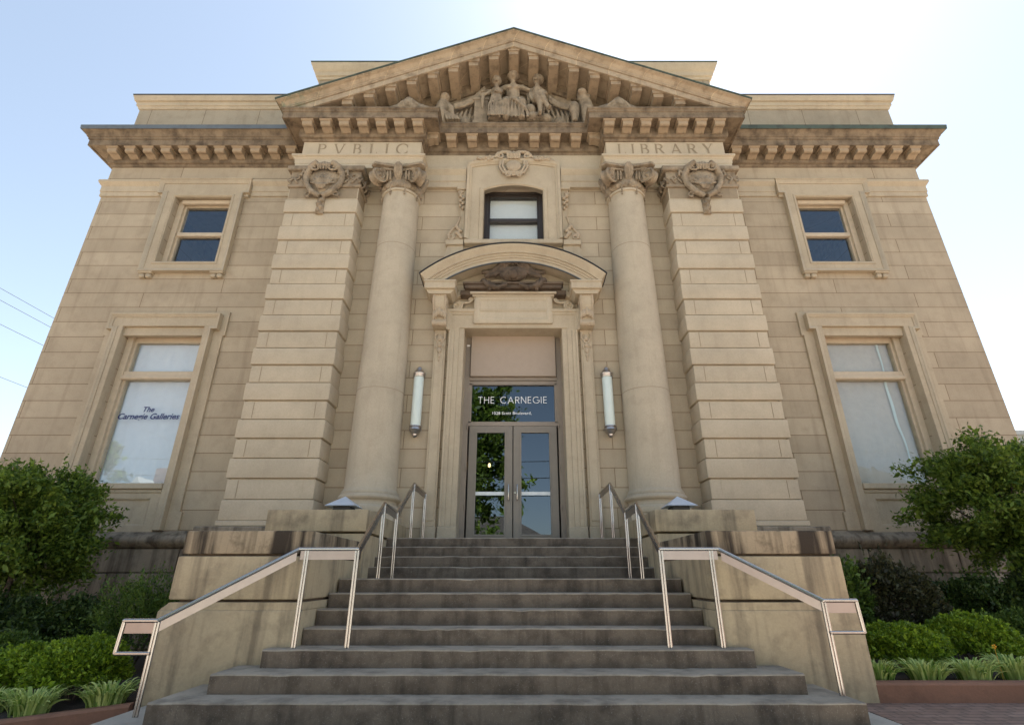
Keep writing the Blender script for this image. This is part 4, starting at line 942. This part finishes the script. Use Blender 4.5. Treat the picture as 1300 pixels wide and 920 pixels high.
def cheek(s):
    lab = ('tan rendered stair wall with stained cap, below the window with blue lettering' if s < 0 else 'tan rendered stair wall with stained cap, below the unlettered window with pale scrim')
    ch = thing('stair_wall', lab, 'wall', (s*2.8, 5.75, 0), 'walls flanking the entrance steps')
    def bl(x0, x1, y0, y1, z0, z1, b=.02, mb=None):
        a, c = sorted((s*x0, s*x1)); (mb or m).box(a, c, y0, y1, z0, z1, b, 2)
    m = MB(); bl(2.10, 3.53, 5.74, 7.75, -.1, .79)
    a = [(2.10, .79), (3.53, .79), (3.44, .862), (2.10, .862)]; m.prism([(s*x, z) for x, z in a], lambda u, v, h: (u, 5.76+h, v), 0, 1.9)
    m.build('wall_base', 'cheek', ch)
    m = MB(); bl(2.115, 3.49, 5.80, 7.72, .885, 1.305, .025); m.build('wall_body', 'cheek', ch)
    m = MB(); bl(2.15, 3.40, 5.86, 7.6, .84, .91, .005); bl(2.15, 3.42, 5.87, 7.6, 1.29, 1.34, .005); m.build('joint', 'carvedark', ch)
    m = MB(); bl(2.10, 3.46, 5.80, 7.72, 1.325, 1.56, .022); m.build('wall_cap', 'cheekcap', ch)
    m = MB(); bl(2.075, 3.5, 7.70, 10.85, .1, 1.675, .02); m.build('pedestal', 'cheek', ch)
    m = MB(); bl(2.06, 3.50, 7.67, 10.85, 1.70, 2.0, .015); m.build('pedestal_cap', 'block' if False else 'cheek', ch)
    return ch
mirror_pair(cheek)

# ------------------------------------------------------------------ stainless handrails
def handrail(s):
    if s < 0: lab = 'stainless steel handrail whose lowest post stands on the pavement beside the bottom step'
    else: lab = 'stainless steel handrail whose lowest post stands on the end of the bottom step'
    hr = thing('handrail', lab, 'handrail', (s*2.1, 5.65, .465), 'handrails of the entrance steps')
    lx, lz, lb = (3.16, .735, 0) if s < 0 else (2.885, .90, H)
    P0 = Vector((s*lx, 5.2, lz)); A_ = Vector((s*2.16, 5.65, 1.365)); B_ = Vector((s*1.56, 5.65, 1.365)); C_ = Vector((s*1.63, 6.87, 1.985))
    D_ = Vector((s*1.68, 7.86, 1.985)); E_ = Vector((s*1.70, 9.08, 2.605)); F_ = Vector((s*1.69, 10.22, 2.605))
    L0 = P0 + Vector((s*.30, 0, 0))
    r = .019
    m = MB(); pts = [L0, P0, A_, B_, C_, D_, E_, F_]
    for a, b in zip(pts, pts[1:]): m.tube([a, b], r, 10)
    for p in pts: m.blob(p, r*1.01, sub=2)
    m.tube([L0, L0+Vector((s*.012, 0, -.26)), ], r*.9, 10); m.tube([L0+Vector((s*.012, 0, -.26)), P0+Vector((0, 0, -.26))], r*.9, 10); m.blob(L0+Vector((s*.012, 0, -.26)), r*.92)
    m.build('rail', 'steel', hr)
    m = MB()
    for a, b in zip(pts, pts[1:]):
        d = (b-a).normalized(); n = d.cross(Vector((0, 0, 1))).normalized()*.005; a2, b2 = a+d*.02, b-d*.02
        dn = Vector((0, 0, -1)); t0, t1 = dn*.018, dn*.102
        m.hexa([a2+t1-n, b2+t1-n, b2+t1+n, a2+t1+n, a2+t0-n, b2+t0-n, b2+t0+n, a2+t0+n])
    m.build('side_plate', 'plate', hr, smooth=0)
    zs = {1: lb, 2: 3*H, 3: 3*H, 4: 7*H, 5: 7*H, 6: 11*H, 7: 11*H}
    for i, z in zs.items():
        p = pts[i] + (Vector((s*.10, 0, 0)) if i == 2 else Vector((0, 0, 0)))
        if i == 2: p = A_ + (B_-A_)*.14
        m = MB()
        for e in (-.013, .013): m.tube([(p.x+e, p.y, z-.02), (p.x+e, p.y, p.z-.01)], .0125, 8)
        m.build('post', 'steel', hr)
mirror_pair(handrail)

# ------------------------------------------------------------------ wall lamps and uplights
def wall_lamp(s):
    lab = 'tall opal tube wall lamp with nickel caps, ' + ('on the side of the PVBLIC frieze' if s < 0 else 'on the side of the LIBRARY frieze')
    x, y = s*2.0, YW-.15; t = thing('wall_lamp', lab, 'lamp', (x, YW, 4.5), 'tube lamps beside the entrance')
    MB().lathe([(.095, 3.93), (.105, 3.97), (.105, 5.02), (.095, 5.06)], x, y, 24).build('tube_shade', 'opal', t)
    for up in (0, 1):
        z = lambda h: 5.03+h if up else 3.96-h
        m = MB(); m.lathe([(.125, z(0)), (.13, z(.02)), (.115, z(.03)), (.125, z(.05)), (.13, z(.08)), (.115, z(.095)), (.10, z(.12)), (.085, z(.15)), (.06, z(.17)), (.055, z(.20)), (.035, z(.23)), (.01, z(.24))], x, y, 24)
        m.build('end_cap', 'nickel', t)
    m = MB(); m.box(x-.07, x+.07, YW-.06, YW-.002, 3.85, 5.15, .01); m.box(x-.03, x+.03, y, YW-.05, 3.9, 3.98); m.box(x-.03, x+.03, y, YW-.05, 5.02, 5.1); m.build('back_plate', 'black', t)
mirror_pair(wall_lamp)
def uplight(s):
    lab = 'pale metal pyramid lamp cover on the stair wall ' + ('under the PVBLIC column' if s < 0 else 'under the LIBRARY column')
    x, y = s*2.52, 8.02; t = thing('spotlight', lab, 'spotlight', (x, y, 2.0), 'pyramid light covers on the stair walls')
    m = MB(); m.box(x-.13, x+.13, y-.13, y+.13, 2.0, 2.075, .01); m.build('base', 'black', t)
    m = MB(); a = .225; b = [m.bm.verts.new(p) for p in ((x-a, y-a, 2.075), (x+a, y-a, 2.075), (x+a, y+a, 2.075), (x-a, y+a, 2.075))]; tp = m.bm.verts.new((x, y, 2.235))
    for i in range(4): m.bm.faces.new((b[i], b[(i+1)%4], tp))
    m.bm.faces.new(b[::-1]); m.build('cover', 'whitemetal', t, smooth=0)
mirror_pair(uplight)
# lit pendant lamp in the hall behind the doors
lm, nt, N, L, P = new_mat('lit_bulb'); P.inputs['Emission Color'].default_value = (1, .6, .25, 1); P.inputs['Emission Strength'].default_value = 5; P.inputs['Base Color'].default_value = (1, .8, .5, 1)
t = thing('pendant_lamp', 'small warm lit lamp hanging inside behind the glass entrance door', 'lamp', (-.62, 13.2, 6.9))
m = MB(); m.blob((-.62, 13.2, 3.75), (.035, .035, .055)); m.build('bulb', lm, t)
m = MB(); m.tube([(-.62, 13.2, 3.83), (-.62, 13.2, 6.94)], .006, 6); m.build('cord', 'black', t)

# ------------------------------------------------------------------ plants
def mesh_np(name, V, F, mat, parent):
    me = bpy.data.meshes.new(name); off = woff(parent); V = V - np.array(off)
    n, k = len(V), F.shape[1]
    me.vertices.add(n); me.vertices.foreach_set('co', V.astype(np.float32).ravel())
    me.loops.add(F.size); me.loops.foreach_set('vertex_index', F.astype(np.int32).ravel())
    me.polygons.add(len(F)); me.polygons.foreach_set('loop_start', np.arange(0, F.size, k, dtype=np.int32)); me.polygons.foreach_set('loop_total', np.full(len(F), k, np.int32))
    me.update(); me.validate(); me.materials.append(M[mat]); o = bpy.data.objects.new(name, me); COL.objects.link(o); o.parent = parent; WOFF[o.name] = off
    return o
def leaves(C, outward, size, width=.5, spread=.9):
    """one pointed quad per centre; outward = preferred facing"""
    n = len(C); d = outward + rng.normal(0, spread, (n, 3)); d /= np.linalg.norm(d, axis=1)[:, None]+1e-9
    nrm = rng.normal(0, 1, (n, 3)) + np.array([0, 0, .8]); sd = np.cross(d, nrm); sd /= np.linalg.norm(sd, axis=1)[:, None]+1e-9
    s = size*np.clip(rng.lognormal(-.12, .38, n), .35, 1.9)[:, None]; up = np.cross(sd, d)
    V = np.stack([C-d*s*.5, C+sd*s*width*.5+up*s*.10, C+d*s*.55, C-sd*s*width*.5+up*s*.10], 1).reshape(-1, 3)
    return V, np.arange(4*n).reshape(n, 4)
M['treeleaf'] = leafmat('tree_leaf', (.04, .085, .012), (.20, .29, .04), .4)
M['boxleaf'] = leafmat('boxwood_leaf', (.075, .145, .012), (.30, .43, .03), .3)
M['darkleaf'] = leafmat('dark_shrub_leaf', (.016, .036, .008), (.07, .115, .02), .25)
M['airyleaf'] = leafmat('fine_shrub_leaf', (.045, .085, .014), (.14, .22, .035), .35)
M['twigleaf'] = leafmat('brownish_leaf', (.03, .03, .014), (.07, .075, .028), .25)
M['blade'] = leafmat('variegated_blade', (.14, .26, .04), (.68, .76, .27), .3)
def tree(name, label, cx, cy, z0, zc, rx, rz, nclump, nleaf, leafsize, mat, group=None, trunk_r=.04, cat='tree'):
    t = thing(name, label, cat, (cx, cy, z0), group)
    m = MB(); top = Vector((cx+.05, cy, zc-rz*.45)); m.tube([(cx, cy, z0-.05), (cx+.03, cy+.02, z0+(zc-rz*.45-z0)*.5), top], [trunk_r*1.3, trunk_r, trunk_r*.85], 10)
    cl = []
    while len(cl) < nclump:
        p = rng.normal(0, 1, 3); p /= np.linalg.norm(p); r = rng.uniform(.12, 1)**.45
        a = math.atan2(p[1], p[0]); lump = 1 + .13*math.sin(3*a+cx) + .10*math.sin(5*a+2*p[2]*3+cx*2)
        q = p*r*lump*np.array([rx, rx, rz]); q[2] *= 1 if q[2] > 0 else .92
        cl.append(np.array([cx, cy, zc]) + q)
    for c in cl[:max(10, nclump//5)]:
        mid = (np.array(top)*.5 + c*.5) + rng.normal(0, .05*rx, 3); m.tube([top, tuple(mid), tuple(c)], [trunk_r*.5, trunk_r*.28, trunk_r*.08], 5, caps=False)
    m.build('trunk', 'bark', t)
    per = nleaf//nclump; Cs, Os = [], []
    for c in cl:
        out = c - np.array([cx, cy, zc]); out /= np.linalg.norm(out)+1e-6
        ln = rng.uniform(.5, 1.6); u = rng.uniform(-.5, 1, per)[:, None]
        sp = .085*rx
        Cs.append(c + rng.normal(0, sp, (per, 3))*np.array([1, 1, .8]) + u*out*sp*1.9*ln); Os.append(np.repeat(out[None], per, 0)*.8 + np.array([0, 0, .25]))
    for k in range(60):                                        # long shoots
        c = cl[rng.integers(len(cl))]; out = c - np.array([cx, cy, zc]); out = out/(np.linalg.norm(out)+1e-6)*.6 + np.array([0, 0, .6]) + rng.normal(0, .3, 3)
        u = rng.uniform(0, 1, (30, 1)); Cs.append(c + out*rx*rng.uniform(.15, .42)*u + rng.normal(0, .022*rx, (30, 3))); Os.append(np.repeat(out[None], 30, 0))
    V, F = leaves(np.concatenate(Cs), np.concatenate(Os), leafsize)
    mesh_np('crown', V, F, mat, t); return t
tree('small_tree', 'small round-crowned green tree in front of the window with blue lettering', -8.02, 8.9, .0, 1.80, 1.08, 1.0, 200, 40000, .072, 'treeleaf', 'small trees before the wings')
tree('small_tree', 'small round-crowned green tree in front of the unlettered window with pale scrim', 8.12, 8.9, .1, 2.22, 1.10, 1.04, 200, 40000, .072, 'treeleaf', 'small trees before the wings')
def shrub(name, label, cx, cy, z0, zt, rx, ry, n, leafsize, mat, group=None, rough=.08, width=.55, cat='shrub', shoots=70):
    t = thing(name, label, cat, (cx, cy, z0), group)
    h = zt-z0; m = MB()
    for k in range(9):
        a = k*2.4; m.tube([(cx+.05*rx*math.cos(a), cy+.05*ry*math.sin(a), z0-.03), (cx+.35*rx*math.cos(a), cy+.35*ry*math.sin(a), z0+h*.45), (cx+.6*rx*math.cos(a), cy+.6*ry*math.sin(a), z0+h*.72)], [.012, .008, .003], 5)
    m.build('stem', 'bark', t)
    p = rng.normal(0, 1, (n, 3)); p /= np.linalg.norm(p, axis=1)[:, None]; p[:, 2] = np.where(p[:, 2] < -.35, -p[:, 2], p[:, 2])
    r = np.clip(1-np.abs(rng.normal(0, .16, n)), .25, 1.2)
    lump = 1 + rough*np.sin(p[:, 0]*5+cx*3)*np.cos(p[:, 1]*6+cy) + rough*np.sin(p[:, 2]*7+p[:, 0]*9+cx) + rough*.6*np.sin(p[:, 0]*17+p[:, 2]*13) + rng.normal(0, rough*.35, n)
    zc = z0+h*.40; q = p*(r*lump)[:, None]; q = q*np.array([rx, ry, 1]); q[:, 2] *= np.where(q[:, 2] > 0, h*.60, h*.42)
    C, O = np.array([cx, cy, zc])+q, p+np.array([0, 0, .35])
    for k in range(shoots if name != 'boxwood' else 10):                                    # stray shoots that break the outline
        d = rng.normal(0, 1, 3); d[2] = abs(d[2])+.4; d /= np.linalg.norm(d); b = np.array([cx, cy, zc]) + d*np.array([rx, ry, h*.6])*.92
        L_ = rng.uniform(.04, .09) if name == 'boxwood' else rng.uniform(.08, .28); e = d*.6 + np.array([0, 0, .7]) + rng.normal(0, .25, 3); u = rng.uniform(0, 1, (14, 1))
        C = np.concatenate([C, b + e*L_*u + rng.normal(0, .010, (14, 3))]); O = np.concatenate([O, np.repeat(e[None], 14, 0)])
    V, F = leaves(C, O, leafsize, width)
    mesh_np('foliage', V, F, mat, t); return t
def at(px, py, Y):                     # a point of the plan read off the photograph, at a given depth
    f, th = 655., R(22.65); a, b = (px-656)/f, (460-py)/f; y = math.cos(th)-b*math.sin(th); z = math.sin(th)+b*math.cos(th); k = Y/y
    return .08+a*k, 1.09+z*k
def put_shrub(px, ptop, halfpx, Y, *a, ry=None, z0=.11, **k):
    x, zt = at(px, ptop, Y); x2, _ = at(px+halfpx, ptop, Y); rx = x2-x; z0 = .11 if x > 0 else .02+fall(x, Y)+.02*(Y-5.8)
    return a, x, Y, z0, zt, rx, (ry or rx), k
def S_(px, ptop, hp, Y, name, label, n, ls, mat, group=None, **k):
    args, x, y, z0, zt, rx, ry, kk = put_shrub(px, ptop, hp, Y, ry=k.pop('ry', None)); shrub(name, label, x, y, z0, zt, rx, ry, n, ls, mat, group, **k)
gb, gd, gt = 'clipped boxwood mounds in the planting beds', 'dark shrubs against the library plinth', 'striped grass tufts along the kerb'
S_(1138, 791, 48, 6.85, 'boxwood', 'bright clipped boxwood mound touching the outer side of the right stair wall', 15000, .038, 'boxleaf', gb)
S_(1222, 779, 52, 7.15, 'boxwood', 'bright green clipped boxwood mound directly behind the third tuft from the right-hand handrail', 15000, .038, 'boxleaf', gb)
S_(1282, 776, 46, 7.8, 'boxwood', 'darker green low boxwood mound at the far right behind the brighter mounds', 12000, .038, 'airyleaf', gb)
S_(113, 808, 54, 6.3, 'boxwood', 'large bright green boxwood mound beside the lower loop of the left handrail', 16000, .038, 'boxleaf', gb)
S_(40, 820, 54, 6.6, 'boxwood', 'bright green boxwood mound at the left edge behind the striped grass', 15000, .038, 'boxleaf', gb)
S_(10, 805, 60, 7.3, 'boxwood', 'dull green boxwood mound in the left corner behind the bright mounds', 12000, .038, 'airyleaf', gb)
S_(1112, 716, 56, 8.3, 'dark_shrub', 'tall brownish twiggy shrub beside the stair wall under the unlettered window', 16000, .05, 'twigleaf', gd, rough=.13)
S_(1066, 722, 26, 8.0, 'dark_shrub', 'narrow leafy green shrub squeezed against the outer side of the right stair wall', 3500, .05, 'airyleaf', gd, rough=.2)
S_(1232, 738, 56, 8.7, 'dark_shrub', 'dark evergreen shrub under the right-hand tree, left of its neighbour', 16000, .055, 'darkleaf', gd, rough=.12)
S_(1305, 732, 50, 8.6, 'dark_shrub', 'dark evergreen shrub under the right-hand tree, cut by the photo edge', 14000, .055, 'darkleaf', gd, rough=.12)
S_(90, 765, 60, 8.6, 'dark_shrub', 'dark evergreen shrub under the left-hand tree between the airy shrub and the photo edge', 16000, .055, 'darkleaf', gd, rough=.12)
S_(0, 763, 62, 8.4, 'dark_shrub', 'dark evergreen shrub under the left-hand tree, cut by the photo edge', 16000, .055, 'darkleaf', gd, rough=.12)
S_(188, 742, 52, 8.0, 'airy_shrub', 'loose feathery green shrub against the outer side of the left stair wall', 11000, .042, 'airyleaf', None, rough=.22, width=.4)
def tuft(label, px, py, Y, r, h, n=230):
    x, z = at(px, py, Y); z = .11 if x > 0 else fall(x, Y)+.01
    t = thing('striped_grass', label, 'grass tuft', (x, Y, z), gt); Vs, Fs = [], []; K = 6
    for i in range(n):
        a = rng.uniform(0, 2*math.pi); L = rng.uniform(.65, 1.1); w = rng.uniform(.008, .014); b0 = r*.5*math.sqrt(rng.uniform(0, 1)); reach = r*rng.uniform(.15, .75)*L; hh = h*rng.uniform(.6, 1.1)
        d = np.array([math.cos(a), math.sin(a), 0]); sdv = np.array([-d[1], d[0], 0])
        tw = rng.normal(0, .4); sdv = sdv*math.cos(tw) + np.array([0, 0, 1])*math.sin(tw); base = len(Vs)*1
        k0 = sum(len(v) for v in Vs)
        pts = []
        for k in range(K+1):
            u = k/K; c = np.array([x, Y, z]) + d*(b0 + reach*u**1.3) + np.array([0, 0, hh*(1.6*u - .8*u*u - .12*u**4)])
            ww = w*(1-u**2.2)*1.0 + .0008; pts += [c-sdv*ww, c+sdv*ww]
        Vs.append(np.array(pts)); Fs += [[k0+2*k, k0+2*k+1, k0+2*k+3, k0+2*k+2] for k in range(K)]
    mesh_np('blades', np.concatenate(Vs), np.array(Fs), 'blade', t)
    return t
tuft('striped grass tuft touching the foot of the right stair wall', 1116, 866, 6.1, .27, .25, 210)
tuft('striped grass tuft second from the right stair wall, before a gap of dark soil', 1178, 867, 6.1, .28, .26, 210)
tuft('striped grass tuft third from the right stair wall, before the rounder boxwood mound', 1238, 865, 6.12, .30, .27, 230)
fl_t = tuft('striped grass tuft at the right photo edge with one orange flower', 1292, 862, 6.2, .30, .30, 230)
tuft('striped grass tuft beside the lower handrail loop, right of the other left-bed tufts', 134, 895, 5.82, .31, .26, 240)
tuft('striped grass tuft in the middle of the left bed by the kerb', 38, 903, 5.68, .30, .27, 240)
tuft('striped grass tuft at the left photo edge, half cut off', -14, 893, 5.95, .30, .26, 200)
M['flower'] = plain('orange_petal', (.75, .35, .02), .6)
m = MB(); x, z = at(1262, 820, 6.05)
for k in range(5): a = k*1.256; m.blob((x+.018*math.cos(a), 6.05, z+.014*math.sin(a)), (.009, .007, .007), sub=1)
m.tube([(x, 6.05, z), (x+.05, 6.12, .12)], .0018, 5); m.build('flower', 'flower', fl_t)

# ------------------------------------------------------------------ what stands around: neighbour, cables, the far side of the street
M['grey'] = plain('grey_cornice_paint', (.30, .32, .33), .6); M['nbwall'] = plain('neighbour_brick', (.28, .17, .12), .85); M['blueglass'] = plain('blue_shopfront', (.06, .16, .30), .2)
nb = thing('neighbour_building', 'low building with grey cornice and blue panes beyond the right corner of the library', 'building', (30, 24, 0))
m = MB(); m.box(24, 40, 25, 40, 0, 7.3); m.build('wall', 'nbwall', nb, smooth=0)
m = MB()
for z0, z1, q in ((6.9, 7.1, .15), (7.1, 7.3, .3), (7.3, 7.55, .2), (7.55, 7.75, .45)): m.box(24-q, 40, 25-q, 40, z0, z1)
m.build('cornice', 'grey', nb, smooth=0)
m = MB(); m.box(24.3, 39, 24.93, 25.05, 4.5, 6.85); m.build('window', 'blueglass', nb, smooth=0)
for lab, z in (('topmost of the four cables left of the library', 10.7), ('second cable from the top in the sky left of the library', 10.3), ('third cable from the top in the sky left of the library', 9.5), ('lowest cable in the sky left of the library', 7.75)):
    m = MB(); m.tube([(-18.5, y, z - .9*(1-((y-20)/60)**2)+.9) for y in range(-40, 81, 8)], .009, 6)
    tag(m.build('overhead_cable', 'black'), 'thin black overhead '+lab, 'cable', 'overhead cables beside the library')
for lab, z, y in (('upper', 7.6, -9.5), ('middle', 6.6, -9.5), ('lower', 5.6, -9.8)):
    m = MB(); m.tube([(x, y, z+.0009*x*x+.01*x) for x in range(-50, 51, 5)], .022, 6)
    tag(m.build('overhead_cable', 'black'), lab+' cable across the street, mirrored as a dark line in the glass entrance doors', 'cable', 'cables mirrored in the entrance doors')
M['farroof'] = plain('grey_shingle_roof', (.06, .05, .043), .9, 0, .3, .3, 5); M['farbrick'] = plain('red_brick', (.25, .12, .085), .9); M['farwall'] = plain('pale_siding', (.5, .47, .42), .8)
def house(label, x0, x1, y0, y1, eave, ridge, wallmat, chim=None, dormer=None):
    hs = thing('house', label, 'house', ((x0+x1)/2, y1, 0))
    m = MB(); m.box(x0, x1, y0, y1, 0, eave); w = m.build('wall', wallmat, hs, smooth=0)
    m = MB(); e = .4; d = (y1-y0)/2; ym = (y0+y1)/2
    b = [m.bm.verts.new(p) for p in ((x0-e, y0-e, eave), (x1+e, y0-e, eave), (x1+e, y1+e, eave), (x0-e, y1+e, eave))]; r = [m.bm.verts.new((x0+d*.8, ym, ridge)), m.bm.verts.new((x1-d*.8, ym, ridge))]
    for f in ((b[0], b[1], r[1], r[0]), (b[2], b[3], r[0], r[1]), (b[1], b[2], r[1]), (b[3], b[0], r[0]), (b[3], b[2], b[1], b[0])): m.bm.faces.new(f)
    rf = m.build('roof', 'farroof', hs, smooth=0)
    if chim is not None: MB().box(chim-.6, chim+.6, ym-.4, ym+.4, ridge-1.0, ridge+1.2).build('chimney', 'farbrick', rf, smooth=0)
    m = MB()
    n = max(2, int((x1-x0)/3))
    for i in range(n):
        cx = x0+(x1-x0)*(i+.5)/n; m.box(cx-.5, cx+.5, y1-.02, y1+.03, eave-2.4, eave-.8)
    m.build('window', 'blueglass', hs, smooth=0)
    if dormer is not None:
        m = MB(); m.prism([(dormer-1, eave+.5), (dormer+1, eave+.5), (dormer, eave+1.9)], front(y1-.6), -2, .3); m.build('dormer', 'farwall', rf, smooth=0)
house('hip-roofed house across the street, mirrored low in the right-hand entrance door', -7, 2.4, -34, -26, 4.3, 6.6, 'farwall', -.4)
house('house with brick chimney across the street, mirrored low in the lettered window', -42, -27.5, -36, -26, 7.6, 10.2, 'farbrick', -36, -34)
house('tall pale house across the street, mirrored in the unlettered window', 24, 40, -40, -28, 9, 13, 'farwall', 30)
tree('street_tree', 'big leafy street tree mirrored in the left-hand entrance door', -4.6, -17.5, 0, 9.2, 4.4, 7.0, 170, 17000, .42, 'treeleaf', 'trees across the street', .3)
tree('street_tree', 'leafy tree mirrored at the left edge of the lettered window', -39.5, -24, 0, 8.5, 4.5, 5.5, 90, 8000, .5, 'treeleaf', 'trees across the street', .3)
